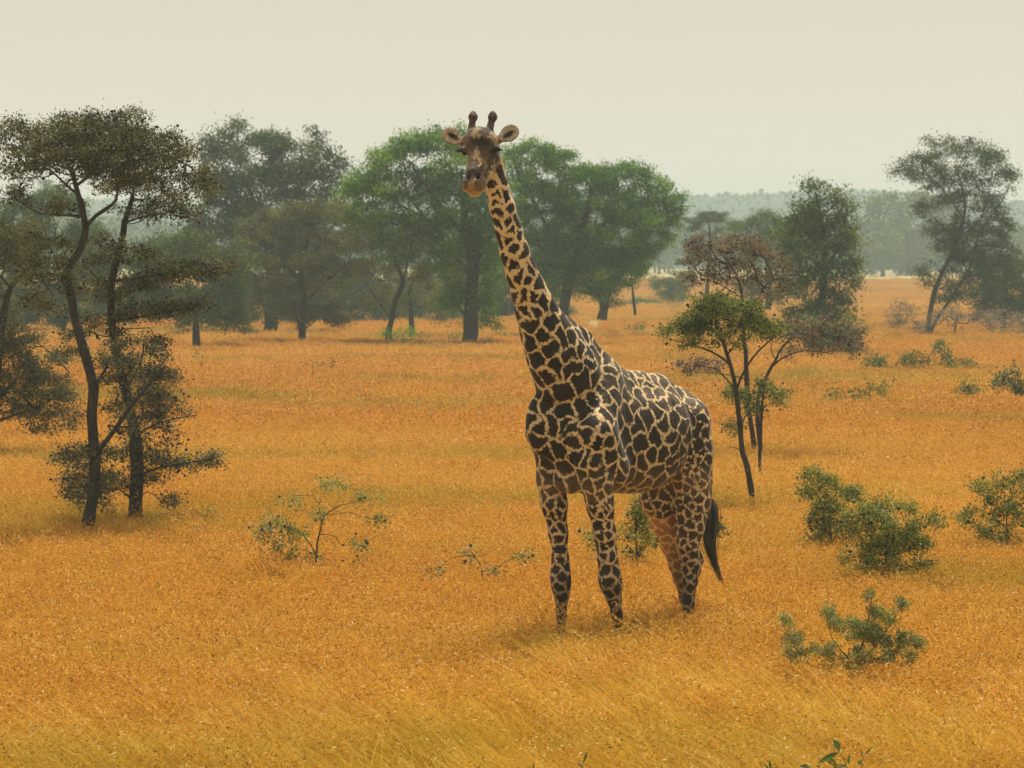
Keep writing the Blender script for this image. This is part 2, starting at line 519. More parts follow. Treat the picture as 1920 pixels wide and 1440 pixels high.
class Field:
    def __init__(self):
        self.xs = np.concatenate([np.arange(-.66, .10, .0062), np.arange(.10, 1.98, .0145)])
        self.ys = np.concatenate([np.arange(26.55, 27.42, .0062), np.arange(27.42, 29.98, .0145)])
        self.zs = np.concatenate([np.arange(-.03, 4.03, .0145), np.arange(4.03, 5.02, .0062)])
        self.d = np.full((len(self.xs), len(self.ys), len(self.zs)), 0.5, np.float32)
    def box(self, lo, hi):
        sl = []
        for a, l, h in zip((self.xs, self.ys, self.zs), lo, hi):
            i, j = np.searchsorted(a, l), np.searchsorted(a, h)
            sl.append(slice(i, max(j, i + 1)))
        return tuple(sl)
    def pts(self, sl):
        return np.stack(np.meshgrid(self.xs[sl[0]], self.ys[sl[1]], self.zs[sl[2]], indexing='ij'), -1).astype(np.float32)
    def blend(self, sl, d, k, sub=False):
        a = self.d[sl]
        if sub:
            h = np.maximum(k - np.abs(a + d), 0) / k
            self.d[sl] = np.maximum(a, -d) + h * h * k * .25
        else:
            h = np.maximum(k - np.abs(a - d), 0) / k
            self.d[sl] = np.minimum(a, d) - h * h * k * .25
    def ell(self, c, r, ax=None, k=.12, sub=False):
        c = np.asarray(c, float); r = np.asarray(r, float)
        ax = np.eye(3) if ax is None else np.asarray(ax)
        e = np.sqrt(((ax * r[:, None]) ** 2).sum(0)) + k + .02
        sl = self.box(c - e, c + e)
        p = (self.pts(sl) - c.astype(np.float32)) @ ax.T.astype(np.float32)
        q = p / r
        k0 = np.sqrt((q * q).sum(-1)); q = q / r; k1 = np.sqrt((q * q).sum(-1)) + 1e-6
        self.blend(sl, k0 * (k0 - 1) / k1, k, sub)
    def cap(self, a, b, ra, rb, k=.08, w=None, sc=1.0, sub=False):
        a = np.asarray(a, float); b = np.asarray(b, float)
        m = max(ra, rb) * max(1, sc) + k + .02
        sl = self.box(np.minimum(a, b) - m, np.maximum(a, b) + m)
        p = self.pts(sl) - a.astype(np.float32)
        ba = (b - a).astype(np.float32)
        if w is not None:
            wf = np.asarray(w, np.float32)
            p = p + (1 / sc - 1) * (p @ wf)[..., None] * wf
            ba = ba + (1 / sc - 1) * (ba @ wf) * wf
        h = np.clip((p @ ba) / (ba @ ba), 0, 1)
        q = p - h[..., None] * ba
        d = np.sqrt((q * q).sum(-1)) - (ra + (rb - ra) * h)
        self.blend(sl, d, k, sub)
    def chain(self, pts, k=.08, w=None, sc=1.0):
        for (a, ra), (b, rb) in zip(pts[:-1], pts[1:]):
            self.cap(a, b, ra, rb, k, w, sc)
    def mesh(self):
        d = self.d
        ins = d < 0
        A = [self.xs, self.ys, self.zs]
        nx, ny, nz = d.shape
        c = np.zeros((nx - 1, ny - 1, nz - 1), np.uint8)
        for i in (0, 1):
            for j in (0, 1):
                for l in (0, 1):
                    c += ins[i:nx - 1 + i, j:ny - 1 + j, l:nz - 1 + l]
        act = np.argwhere((c > 0) & (c < 8))
        ids = np.full(c.shape, -1, np.int32); ids[tuple(act.T)] = np.arange(len(act))
        P = np.zeros((len(act), 3)); W = np.zeros(len(act))
        cor = [(i, j, l) for i in (0, 1) for j in (0, 1) for l in (0, 1)]
        for a in cor:
            for ax in range(3):
                if a[ax]: continue
                b = list(a); b[ax] = 1
                ia = act + np.array(a); ib = act + np.array(b)
                da = d[tuple(ia.T)]; db = d[tuple(ib.T)]
                m = (da < 0) != (db < 0)
                t = np.where(m, da / np.where(m, da - db, 1), 0)
                pa = np.stack([A[q][ia[:, q]] for q in range(3)], 1); pb = np.stack([A[q][ib[:, q]] for q in range(3)], 1)
                P += m[:, None] * (pa + (pb - pa) * t[:, None]); W += m
        P /= W[:, None]
        F = []
        for ax in range(3):
            s0 = [slice(None)] * 3; s1 = [slice(None)] * 3
            s0[ax] = slice(0, -1); s1[ax] = slice(1, None)
            e = np.argwhere(ins[tuple(s0)] != ins[tuple(s1)])
            u, v = (ax + 1) % 3, (ax + 2) % 3
            e = e[(e[:, u] > 0) & (e[:, v] > 0) & (e[:, u] < d.shape[u] - 1) & (e[:, v] < d.shape[v] - 1)]
            flip = ins[tuple(e.T)]
            q = []
            for du, dv in ((-1, -1), (0, -1), (0, 0), (-1, 0)):
                f = e.copy(); f[:, u] += du; f[:, v] += dv
                q.append(ids[tuple(f.T)])
            q = np.stack(q, 1)
            q[~flip] = q[~flip][:, ::-1]
            F.append(q)
        F = np.concatenate(F)
        return P, F

f = Field()
T_ = GT
# trunk of the body
f.ell(bw(.92, 0, 1.98), (.70, .36, .50), np.array([GS, GT, GZ]), .15)
f.ell(bw(.66, 0, 1.98), (.48, .36, .44), np.array([GS, GT, GZ]), .15)
def tilted(a):
    ca, sa = math.cos(a), math.sin(a)
    return np.array([GS * ca + GZ * sa, GT, -GS * sa + GZ * ca])
f.ell(bw(.50, 0, 2.12), (.56, .25, .24), tilted(R(7)), .15)
f.ell(bw(.19, 0, 2.05), (.29, .23, .29), tilted(R(10)), .15)      # croup
f.ell(bw(.10, .12, 1.97), (.22, .11, .33), np.array([GS, GT, GZ]), .1)
f.ell(bw(.08, -.13, 1.97), (.22, .11, .33), np.array([GS, GT, GZ]), .1)
f.ell(bw(1.40, 0, 2.26), (.36, .27, .53), tilted(R(-14)), .18)    # withers and shoulders
f.ell(bw(1.62, 0, 2.08), (.36, .33, .42), tilted(R(-10)), .15)     # breast
f.ell(bw(1.40, 0, 1.85), (.35, .26, .36), np.array([GS, GT, GZ]), .15)
f.cap(gp(1122, 702, 0), bw(.78, 0, 2.425), .13, .10, .15)
f.cap(bw(.78, 0, 2.425), bw(.50, 0, 2.41), .10, .09, .15)
f.cap(bw(.50, 0, 2.41), bw(.20, 0, 2.32), .09, .07, .15)            # spine
# shoulder blades
for t in (.24, -.24):
    f.cap(bw(1.42, t * .62, 2.50), bw(1.72, t * 1.2, 2.06), .12, .15, .12)
    f.cap(bw(1.72, t * 1.2, 2.06), bw(1.46, t * 1.12, 1.72), .14, .15, .12)
f.ell(gp(1016, 795, -.14), (.16, .13, .27), np.array([GS, GT, GZ]), .12)
# neck
nk = [(1062, 700, .32), (1041, 660, .27), (1021, 620, .222), (1004, 580, .182), (991, 545, .156), (977, 508, .139), (964, 470, .126), (953, 430, .116),
      (942, 390, .108), (931, 350, .100), (923, 315, .094), (917, 288, .094)]
NECK = [(gp(x, y, 0), r) for x, y, r in nk]
f.chain(NECK, .05, GT, .88)
f.cap(gp(1058, 604, 0), gp(1088, 640, 0), .06, .10, .10)
f.cap(gp(1088, 642, 0), gp(1125, 700, 0), .10, .11, .10)           # bump of the withers
# fore legs
def leg(pts, k=.05):
    f.chain([(gp(x, y, t), r) for x, y, r, t in pts], k)
leg([(1034, 845, .15, -.24), (1034, 900, .125, -.24), (1039, 945, .112, -.23), (1047, 1000, .080, -.22), (1051, 1050, .070, -.22), (1051, 1078, .084, -.22),
     (1052, 1098, .080, -.22), (1053, 1118, .055, -.22), (1052, 1190, .042, -.22), (1052, 1222, .055, -.22), (1049, 1242, .05, -.22)], .05)
leg([(1108, 860, .16, .24), (1117, 900, .135, .25), (1125, 945, .118, .25), (1134, 1000, .094, .25), (1139, 1045, .082, .25), (1143, 1078, .092, .25),
     (1146, 1098, .088, .25), (1151, 1120, .062, .25), (1163, 1190, .042, .25), (1168, 1225, .055, .25), (1168, 1248, .05, .25)], .05)
f.ell(gp(1045, 1090, -.2), (.045, .045, .055), None, .05)
f.ell(gp(1131, 1090, .25), (.04, .05, .06), None, .05)
for x, y, t in ((1047, 1256, -.22), (1167, 1262, .25)):
    p = gp(x, y, t); f.cap([p[0], p[1], .05], [p[0] - .02, p[1] - .03, .02], .06, .075, .03)
# hind legs
leg([(1296, 790, .17, .16), (1298, 850, .175, .17), (1297, 900, .168, .17), (1297, 945, .155, .17), (1294, 985, .118, .17), (1291, 1020, .094, .17)], .09)
leg([(1291, 1020, .090, .17), (1295, 1050, .082, .17), (1297, 1066, .080, .17), (1294, 1090, .066, .17), (1291, 1130, .052, .17), (1288, 1190, .044, .17), (1287, 1215, .055, .17), (1284, 1234, .05, .17)], .04)
f.ell(gp(1306, 1060, .17), (.045, .05, .05), None, .04)
leg([(1262, 860, .17, -.14), (1240, 905, .19, -.15), (1234, 935, .165, -.16), (1245, 975, .125, -.17), (1260, 1020, .098, -.17), (1273, 1060, .084, -.17), (1279, 1085, .07, -.17),
     (1286, 1125, .052, -.17), (1292, 1185, .044, -.17), (1293, 1208, .055, -.17), (1291, 1226, .05, -.17)], .06)
f.cap(gp(1292, 985, -.17), gp(1309, 1050, -.17), .05, .045, .05)
f.cap(gp(1309, 1050, -.17), gp(1298, 1095, -.17), .045, .04, .05)
for x, y, t in ((1283, 1244, .17), (1290, 1236, -.17)):
    p = gp(x, y, t); f.cap([p[0], p[1], .05], [p[0] - .02, p[1] - .03, .02], .055, .07, .03)
# flank skin from belly to thigh
f.cap(gp(1258, 800, .2), gp(1228, 885, .16), .10, .06, .12)
f.ell(gp(1068, 905, 0), (.12, .10, .10), None, .10)
# tail root
f.chain([(gp(1322, 800, 0), .05), (gp(1331, 850, 0), .034), (gp(1331, 900, 0), .026), (gp(1331, 925, 0), .020), (gp(1331, 950, 0), .018)], .04)

# head: e towards picture right, a towards the muzzle, n out of the forehead
HA = np.array([-0.10, -0.30, -0.94]); HA /= np.linalg.norm(HA)
HE = np.array([0.955, -0.29, 0.03]); HE -= HA * (HE @ HA); HE /= np.linalg.norm(HE)
HN = np.cross(HE, HA); HN /= np.linalg.norm(HN)
if HN[1] > 0: HN = -HN
HAX = np.array([HE, HA, HN])
HD = 27.02
def hd(px, py, dy=0.0):
    return at(px, py, HD + dy)
f.cap(gp(918, 300, 0), hd(906, 268, .06), .095, .10, .05, HE, .9)
f.ell(hd(902.5, 264, .03), (.142, .10, .13), HAX, .05)          # cranium
f.ell(hd(900, 281, .02), (.128, .085, .12), HAX, .05)
f.ell(hd(869.5, 281, .0), (.030, .024, .046), HAX, .03)           # orbits
f.ell(hd(930, 279, -.025), (.034, .025, .048), HAX, .03)
f.cap(hd(897.5, 284, -.03), hd(890.5, 322, -.125), .088, .070, .04, HE, .98)      # nose bridge
f.cap(hd(890.5, 322, -.12), hd(888.5, 342, -.15), .070, .076, .03, HE, 1.06)
f.ell(hd(889, 345, -.14), (.088, .070, .082), HAX, .03)            # muzzle
f.ell(hd(890, 358.5, -.12), (.060, .052, .06), HAX, .02)            # lower lip
f.cap(hd(921, 300, .07), hd(904, 345, -.05), .072, .034, .03)           # near cheek and jaw
f.cap(hd(886, 302, .12), hd(885, 346, -.03), .055, .035, .04)
f.cap(hd(876, 340, -.16), hd(874, 352, -.14), .030, .032, .03)
f.cap(hd(901, 338, -.17), hd(903, 350, -.14), .032, .034, .03)
f.ell(hd(897, 253, .03), (.075, .06, .09), HAX, .05)
for a, b, c, s_ in (((883, 258, .06), (884.5, 236, .09), (887, 219.5, .10), 1), ((914, 257, .05), (920, 235, .08), (923.8, 219.5, .09), 1)):
    f.cap(hd(*a), hd(*b), .052, .026, .035)
    f.cap(hd(*b), hd(*c), .026, .030, .02)
    f.ell(hd(*c), (.041, .045, .041), None, .012)
    f.ell(hd(c[0], c[1] - 7, c[2]), (.018, .018, .022), None, .02)
# ears: flattened leaves hollowed from the front
def ear(root, tip, wid, tilt):
    a, b = hd(*root), hd(*tip)
    ax = b - a; L = np.linalg.norm(ax); ax /= L
    nrm = np.array([tilt, -1, .12]); nrm -= ax * (nrm @ ax); nrm /= np.linalg.norm(nrm)
    sd_ = np.cross(ax, nrm)
    m = a + ax * L * .56
    A = np.array([ax, sd_, nrm])
    f.ell(m, (L * .46, wid * 1.12, .030), A, .012)
    f.ell(m + nrm * .026 + ax * .004, (L * .40, wid * .92, .026), A, .006, sub=True)
    f.cap(a - ax * .03, a + ax * L * .28, .034, .030, .03)
    return m, A, L
EAR_R = ear((868, 266, .06), (830.5, 246, .04), .062, -.25)
EAR_L = ear((936, 262, .05), (971, 240, .02), .062, .20)
# nostrils, mouth line, eye sockets
f.ell(hd(878, 333, -.21), (.012, .022, .034), HAX, .012, sub=True)
f.ell(hd(895.5, 331.5, -.22), (.013, .022, .034), HAX, .012, sub=True)
f.cap(hd(889, 366, -.20), hd(905, 357, -.14), .007, .006, .012, sub=True)
f.cap(hd(889, 366, -.20), hd(875, 361, -.19), .006, .005, .012, sub=True)
f.ell(hd(932, 287, -.05), (.026, .018, .03), HAX, .015, sub=True)
f.ell(hd(866, 290, -.03), (.02, .018, .03), HAX, .015, sub=True)
for yy in range(4):      # folds of skin under the throat
    f.cap(hd(912, 350 + yy * 7, .02), hd(921, 345 + yy * 7, .0), .006, .004, .012, sub=True)
for t in (.2,):          # skin folds at elbow and thigh
    f.cap(gp(1262, 755, .30), gp(1264, 830, .33), .008, .010, .03, sub=True)
    f.cap(gp(1264, 830, .33), gp(1247, 885, .30), .010, .012, .03, sub=True)
GV, GF = f.mesh()
del f

# coat: patch centres read off the animal, the unseen side filled evenly
adj_n = np.zeros((len(GV), 3))
a_, b_, c_, d_ = (GV[GF[:, i]] for i in range(4))
fn = np.cross(c_ - a_, d_ - b_)
for i in range(4): np.add.at(adj_n, GF[:, i], fn)
GN = adj_n / (np.linalg.norm(adj_n, axis=1)[:, None] + 1e-12)
px_, py_ = project(GV)
# light smoothing, stronger on the body than on the head
def smooth_mesh(V, F, w, it):
    E = np.concatenate([F[:, [0, 1]], F[:, [1, 2]], F[:, [2, 3]], F[:, [3, 0]]])
    for _ in range(it):
        S = np.zeros_like(V); C = np.zeros(len(V))
        for q in range(3):
            S[:, q] = np.bincount(E[:, 0], V[E[:, 1], q], len(V)) + np.bincount(E[:, 1], V[E[:, 0], q], len(V))
        C = np.bincount(E[:, 0], minlength=len(V)) + np.bincount(E[:, 1], minlength=len(V))
        V = V + w[:, None] * (S / C[:, None] - V)
    return V
wv = np.where(GV[:, 2] > 4.0, .25, .6)
GV = smooth_mesh(GV, GF, wv, 4)

z2_ = [(185,80),(245,120),(305,155),(360,140),(430,150),(260,240),(405,260),(345,350),(460,345),(410,392),(265,360),(320,480),(485,225),(530,235),(530,345),(585,290),
 (630,290),(380,555),(440,515),(515,450),(515,510),(570,380),(625,430),(640,480),(655,560),(585,590),(375,700),(398,722),(480,665),(465,640),(312,630),(590,730),(645,690),(700,665),
 (262,805),(320,860),(320,920),(400,850),(465,830),(490,870),(650,805),(710,770),(772,665),(840,670),(870,710),(790,800),(900,810),(940,790),(1000,735),(1050,835),(705,850),(600,900),(640,920),
 (520,930),(735,930),(820,910),(810,960),(905,950),(1000,910),(1088,905),(440,975),(370,1010),(345,1040),(545,1010),(590,1030),(650,1040),(732,1012),(850,1000),(830,1060),(930,1040),(970,1010),
 (1035,990),(310,1030),(560,1120),(665,1110),(680,1160),(745,1100),(800,1125),(890,1150),(350,1130),(400,1210),(395,1262),(470,1080),
 (620,1180),(700,1205),(640,1245),(730,1225),(590,1180),(435,1350),(670,1335),(712,1310),(465,1275),(700,1380),
 (730,455),(775,490),(820,515),(870,555),(910,575),(760,530),(940,545),(985,565),(1050,590),(1030,610),(745,580),(800,570),(850,610),(880,620),(950,605),(905,665),(1000,650),(960,640),
 (1085,630),(1100,690),(1140,640),(1170,690),(1150,740),(1020,700),(1085,565),(1120,600),(900,535),(840,505)]

zc = [(960,640),(1000,830),(960,600),(1030,960),(980,1130),(975,1200),(1085,1140),(1150,1080),(1165,1220),(1080,720),(1170,850),(1080,560),(1235,910),(1215,1140),(1130,640),(1190,740),
      (890,1060),(880,1220),(875,1310),(1050,1310),(1105,1310),(990,1370),(1060,1240),(900,1400),(1050,1380),(1120,1390),(1180,1400),(1210,1290),(1260,1050),(1255,1200),(960,1280)]
SEEDS = [(1120 + x / 6, 660 + y / 6, .0075) for x, y in zc]
zn = [(100,97),(165,90),(150,125),(225,80),(245,175),(212,232),(170,200),(160,245),(295,250),(300,290),(215,345),(250,310),(275,410),(325,400),(163,340),(200,470),(265,510),(315,550),(370,530),(370,580),
      (415,590),(235,620),(250,665),(322,690),(375,690),(385,760),(440,720),(320,780),(345,850),(278,790),(185,110),(165,20),(200,20),(355,380),(395,480),(152,-4),(176,-10),(200,-14),(192,-32),(212,10)]
SEEDS += [(880 + x / 3.13, 340 + y / 3.13, .016 if y < 560 else .0135) for x, y in zn]
zl = [(460,150),(500,200),(575,160),(640,200),(690,160),(640,60),(700,50),(550,280),(595,285),(645,290),(500,330),(440,365),(560,350),(610,360),(665,370),(540,405),(600,400),(430,450),(475,440),(500,470),
      (580,440),(650,440),(595,480),(640,495),(440,520),(525,510),(585,530),(630,565),(515,560),(430,580),(580,585),(500,605),(565,630),(605,625),(520,650),(455,665),(620,665),(580,670),(525,690),(450,730),(495,720),
      (550,720),(600,730),(470,775),(545,780),(520,825),(585,820),(475,880),(565,895),(480,945),(580,970),(525,1000),(470,1050),(570,1070),(500,1100),(550,1140),(600,1200),(500,1200),(540,1260),(600,1290),(560,1350),(480,1300),
      (120,510),(205,510),(150,555),(165,625),(235,620),(190,700),(255,715),(300,710),(280,600),(240,775),(320,650),(310,815),(370,760),(280,880),(320,930),(400,830),(370,870),(330,990),(390,1010),(410,1070),(370,1110),(430,1170),(420,930),(385,740)]
SEEDS += [(1180 + x / 4.8, 820 + y / 4.8, .0085) for x, y in zl]
zf = [(330,380),(300,440),(350,440),(300,600),(240,620),(370,735),(360,830),(490,840),(400,980),(460,960),(330,880),(400,1120),(480,1090),(440,1190),(500,1180),(470,1300),(420,1300),(480,1380),(430,1400),
      (740,690),(780,810),(870,790),(940,730),(960,820),(930,875),(955,910),(840,960),(895,930),(970,970),(840,1080),(925,1050),(780,930),(860,1170),(935,1150),(880,1270),(960,1240),(890,1350),(960,1330),(880,1410),(1010,1300),(960,1300)]
SEEDS += [(960 + x / 5.14, 780 + y / 5.14, .0105) for x, y in zf]
SEEDS += [(900 + x / 3, 520 + y / 3, .0110) for x, y in z2_ if not (1100 < x)]
keep = []
for s_ in SEEDS:
    lim = 7 if s_[2] < .008 else 12
    if all((s_[0] - q[0]) ** 2 + (s_[1] - q[1]) ** 2 > lim * lim for q in keep): keep.append(s_)
SEEDS = keep
front = GN @ np.array([0, -1, 0.08]) > 0.0
fi = np.where(front)[0]
S3, SG = [], []
for x, y, g in SEEDS:
    d2 = (px_[fi] - x) ** 2 + (py_[fi] - y) ** 2
    near = fi[d2 < max(9, d2.min() + 9)]
    j = near[np.argmin(GV[near, 1])]
    S3.append(GV[j]); SG.append(g)
S3 = list(S3)
# fill
r_fill = lambda p: (.085 if p[2] < 1.5 else .145) if p[2] < 2.6 else .15
order = rng.permutation(len(GV))[:26000]
arr = np.array(S3)
for j in order:
    p = GV[j]
    if p[2] > 4.02: continue
    rr = r_fill(p)
    if front[j] and 1.25 < p[2] : rr *= .95
    if ((arr - p) ** 2).sum(1).min() > rr * rr:
        arr = np.vstack([arr, p]); SG.append(.0105 if p[2] < 1.5 else .011)
S3 = arr; SG = np.array(SG)
NAX = gp(931, 350, 0) - gp(1004, 580, 0); NAX /= np.linalg.norm(NAX)
edge = np.zeros(len(GV)); shade = np.zeros(len(GV))
sv = rng.uniform(0, 1, len(S3))
wob = 0.018
for c0 in range(0, len(GV), 6000):
    v = GV[c0:c0 + 6000]
    # wavy borders
    v = v + wob * np.stack([np.sin(v[:, 1] * 31 + v[:, 2] * 17), np.sin(v[:, 2] * 37 + v[:, 0] * 13), np.sin(v[:, 0] * 41 + v[:, 1] * 11)], 1) * np.clip((v[:, 2:] - .8) / 1.2, .15, 1)
    d2 = ((v[:, None] - S3[None]) ** 2).sum(-1)
    k = np.argpartition(d2, 7, axis=1)[:, :7]
    dk = np.take_along_axis(d2, k, 1)
    o_ = np.argsort(dk, 1); k = np.take_along_axis(k, o_, 1); dk = np.take_along_axis(dk, o_, 1)
    e = np.full(len(v), 9.0)
    near1 = v - S3[k[:, 0]]
    along = near1 @ NAX
    de = np.sqrt(np.maximum((near1 ** 2).sum(1) - along ** 2, 0) + (along * .58) ** 2)
    up_ = np.clip((v[:, 2] - 2.75) / .5, 0, 1)
    for q in range(1, 7):
        sep = np.linalg.norm(S3[k[:, 0]] - S3[k[:, q]], axis=1)
        e = np.minimum(e, (dk[:, q] - dk[:, 0]) / (2 * sep + 1e-6))
    e = np.minimum(e, (.062 + .03 * sv[k[:, 0]] + (1 - up_) * .5) - de + .012)
    edge[c0:c0 + 6000] = e - SG[k[:, 0]] - .004 * np.clip((v[:, 2] - 3.92) / .15, 0, 1)
    shade[c0:c0 + 6000] = sv[k[:, 0]]
zz = GV[:, 2]
# base colours per region (albedo)
cream = np.tile(np.array([.68, .50, .27]), (len(GV), 1))
dark = np.tile(np.array([.013, .0085, .0060]), (len(GV), 1)) + shade[:, None] * np.array([.022, .012, .006])
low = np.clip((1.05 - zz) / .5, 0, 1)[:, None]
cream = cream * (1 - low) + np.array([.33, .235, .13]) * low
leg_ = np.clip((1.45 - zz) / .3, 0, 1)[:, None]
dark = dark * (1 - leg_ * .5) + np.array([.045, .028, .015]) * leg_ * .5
# belly: sandier patches; inner thighs: warm bounce light painted into the coat
under = np.clip((1.80 - zz) / .25, 0, 1) * np.clip((zz - 1.40) / .1, 0, 1) * (GN[:, 2] < .1)
dark = dark + under[:, None] * np.array([.085, .052, .022])
inner = np.exp(-(((px_ - 1232 - (py_ - 950) * .2) / 40) ** 2 + ((py_ - 970) / 110) ** 2)) * (px_ + (py_ - 900) * -.05 < 1272) * np.clip((1.66 - zz) / .22, 0, 1) * (GV[:, 1] > 29.12)
dark = dark + inner[:, None] * np.array([.40, .20, .06]); cream = cream + inner[:, None] * np.array([.18, .08, -.04])
hind = np.clip((px_ - 1185) / 20, 0, 1) * np.clip((1.75 - zz) / .35, 0, 1) * np.clip((zz - .75) / .3, 0, 1) * .6
dark = dark + hind[:, None] * np.array([.060, .034, .014])
# pale sheen of light along the back, painted into the dark patches
back_sheen = np.clip((GN[:, 2] - .25) / .5, 0, 1) * np.clip((zz - 2.1) / .2, 0, 1) * np.clip((px_ - 1120) / 40, 0, 1)
back_sheen = back_sheen * (.75 + .25 * np.sin(GV[:, 0] * 23 + GV[:, 1] * 17))
dark = dark + back_sheen[:, None] * np.array([.115, .095, .062])
# head has its own markings
HB = np.array([.145, .112, .082])
def blob(p, c, r, col, s=1.0, ax=None):
    d = (p - c) @ (HAX.T if ax is None else ax.T) / np.asarray(r)
    w = np.clip(1.6 - (d * d).sum(1), 0, 1) * s
    return w[:, None], np.array(col)
hmask = zz > 4.0
P = GV[hmask]
PW = P + .007 * np.stack([np.sin(P[:, 2] * 130 + P[:, 0] * 60), np.sin(P[:, 0] * 110), np.sin(P[:, 0] * 150 + P[:, 1] * 90 + 1)], 1) + .004 * np.stack([np.sin(P[:, 2] * 310 + 2), np.sin(P[:, 0] * 290), np.sin(P[:, 0] * 330)], 1)
colh = np.tile(HB, (len(P), 1))
dk_ = (.03, .021, .017); md = (.07, .05, .038); cr = (.52, .40, .24); tan = (.34, .205, .09)
blobs = [((901, 272, -.08), (.13, .066, .3), (.05, .037, .03), .8), ((903, 256, -.05), (.085, .026, .3), (.36, .28, .17), .9), ((901, 266, -.08), (.06, .05, .3), dk_, .8), ((898, 252, -.03), (.045, .05, .3), (.40, .31, .18), .9),
 ((914, 250, 0), (.055, .05, .3), dk_, .9), ((872, 262, 0), (.04, .06, .3), (.22, .17, .11), .7), ((932, 258, 0), (.04, .06, .3), (.42, .32, .2), .7),
 ((932, 289, -.05), (.045, .028, .3), dk_, .9), ((866, 292, 0), (.04, .03, .3), dk_, .9), ((897, 367, -.2), (.035, .007, .3), (.05, .03, .02), .9), ((905, 359, -.2), (.014, .012, .3), (.05, .03, .02), .9), ((895, 293, -.1), (.024, .06, .3), (.42, .30, .17), .8), ((920, 312, 0), (.042, .065, .3), (.40, .32, .20), .85), ((905, 305, -.1), (.012, .06, .3), cr, .95),
 ((912, 295, -.1), (.036, .04, .3), md, .85), ((909, 318, -.1), (.013, .045, .3), dk_, .85), ((884, 308, -.1), (.04, .06, .3), (.15, .10, .07), .6), ((921, 319, 0), (.011, .034, .3), dk_, .95),
 ((929, 312, 0), (.008, .04, .3), dk_, .9), ((923, 330, 0), (.02, .03, .3), cr, .8), ((914, 331, 0), (.03, .02, .3), (.06, .045, .03), .7),
 ((886, 327, -.2), (.085, .045, .3), (.05, .036, .028), .85), ((888, 358, -.2), (.12, .055, .3), tan, .95), ((891, 343, -.2), (.012, .03, .3), cr, .8), ((896, 350, -.2), (.03, .03, .3), (.10, .06, .035), .65), ((874, 346, -.2), (.022, .035, .3), (.07, .045, .03), .8),
 ((896, 331, -.2), (.022, .028, .3), (.03, .02, .016), .9), ((878, 333, -.2), (.018, .028, .3), (.03, .02, .016), .9), ((892, 369, -.2), (.09, .012, .3), (.30, .12, .04), .7)]
for c, r, col, s_ in blobs:
    w, cc = blob(PW, hd(*c), r, col, s_)
    colh = colh * (1 - w) + cc * w
for c in ((885, 236, .1), (921, 236, .09)):
    w = np.clip(1.5 - (np.linalg.norm((P - hd(*c)) * np.array([1, .6, .5]), axis=1)) / .045, 0, 1)[:, None] * .8
    colh = colh * (1 - w) + np.array([.11, .075, .055]) * w
for c in ((887, 219, .1), (923.8, 219, .09)):
    w = np.clip(1.5 - np.linalg.norm(P - hd(*c), axis=1) / .055, 0, 1)[:, None]
    colh = colh * (1 - w) + np.array([.065, .036, .028]) * w
for m_, A_, L_ in (EAR_R, EAR_L):
    q = (P - m_) @ A_.T
    ins_ = (np.abs(q[:, 0]) < L_ * .62) & (np.abs(q[:, 1]) < .09) & (np.abs(q[:, 2]) < .05)
    w = ins_[:, None] * 1.0
    base = np.array([.46, .40, .32])
    rim = np.clip((np.sqrt((q[:, 0] / (L_ * .5)) ** 2 + (q[:, 1] / .062) ** 2) - .88) * 7, 0, 1)[:, None]
    dkc = np.clip(1.4 - ((q[:, 0] + L_ * .05) / .055) ** 2 - ((q[:, 1] - .004) / .024) ** 2, 0, 1)[:, None]
    ec = base * (1 - rim) + np.array([.20, .12, .07]) * rim
    ec = ec * (1 - dkc) + np.array([.035, .026, .022]) * dkc
    colh = colh * (1 - w) + ec * w
# the head ends where jaw and nape meet the neck
pxh, pyh = px_[hmask], py_[hmask]
headw = 1 / (1 + np.exp(-((HD + .10 + (300 - pyh) * .004) - P[:, 1]) / .02))
headw = np.maximum(headw, (pyh < 272) * 1.0)
HW = np.zeros(len(GV)); HW[hmask] = headw
HC = np.zeros((len(GV), 3)); HC[hmask] = colh

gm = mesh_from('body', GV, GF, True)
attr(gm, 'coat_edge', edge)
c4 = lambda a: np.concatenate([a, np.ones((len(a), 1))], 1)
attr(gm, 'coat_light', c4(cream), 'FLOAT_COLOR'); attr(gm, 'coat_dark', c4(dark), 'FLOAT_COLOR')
attr(gm, 'head_color', c4(HC), 'FLOAT_COLOR'); attr(gm, 'head_mask', HW)

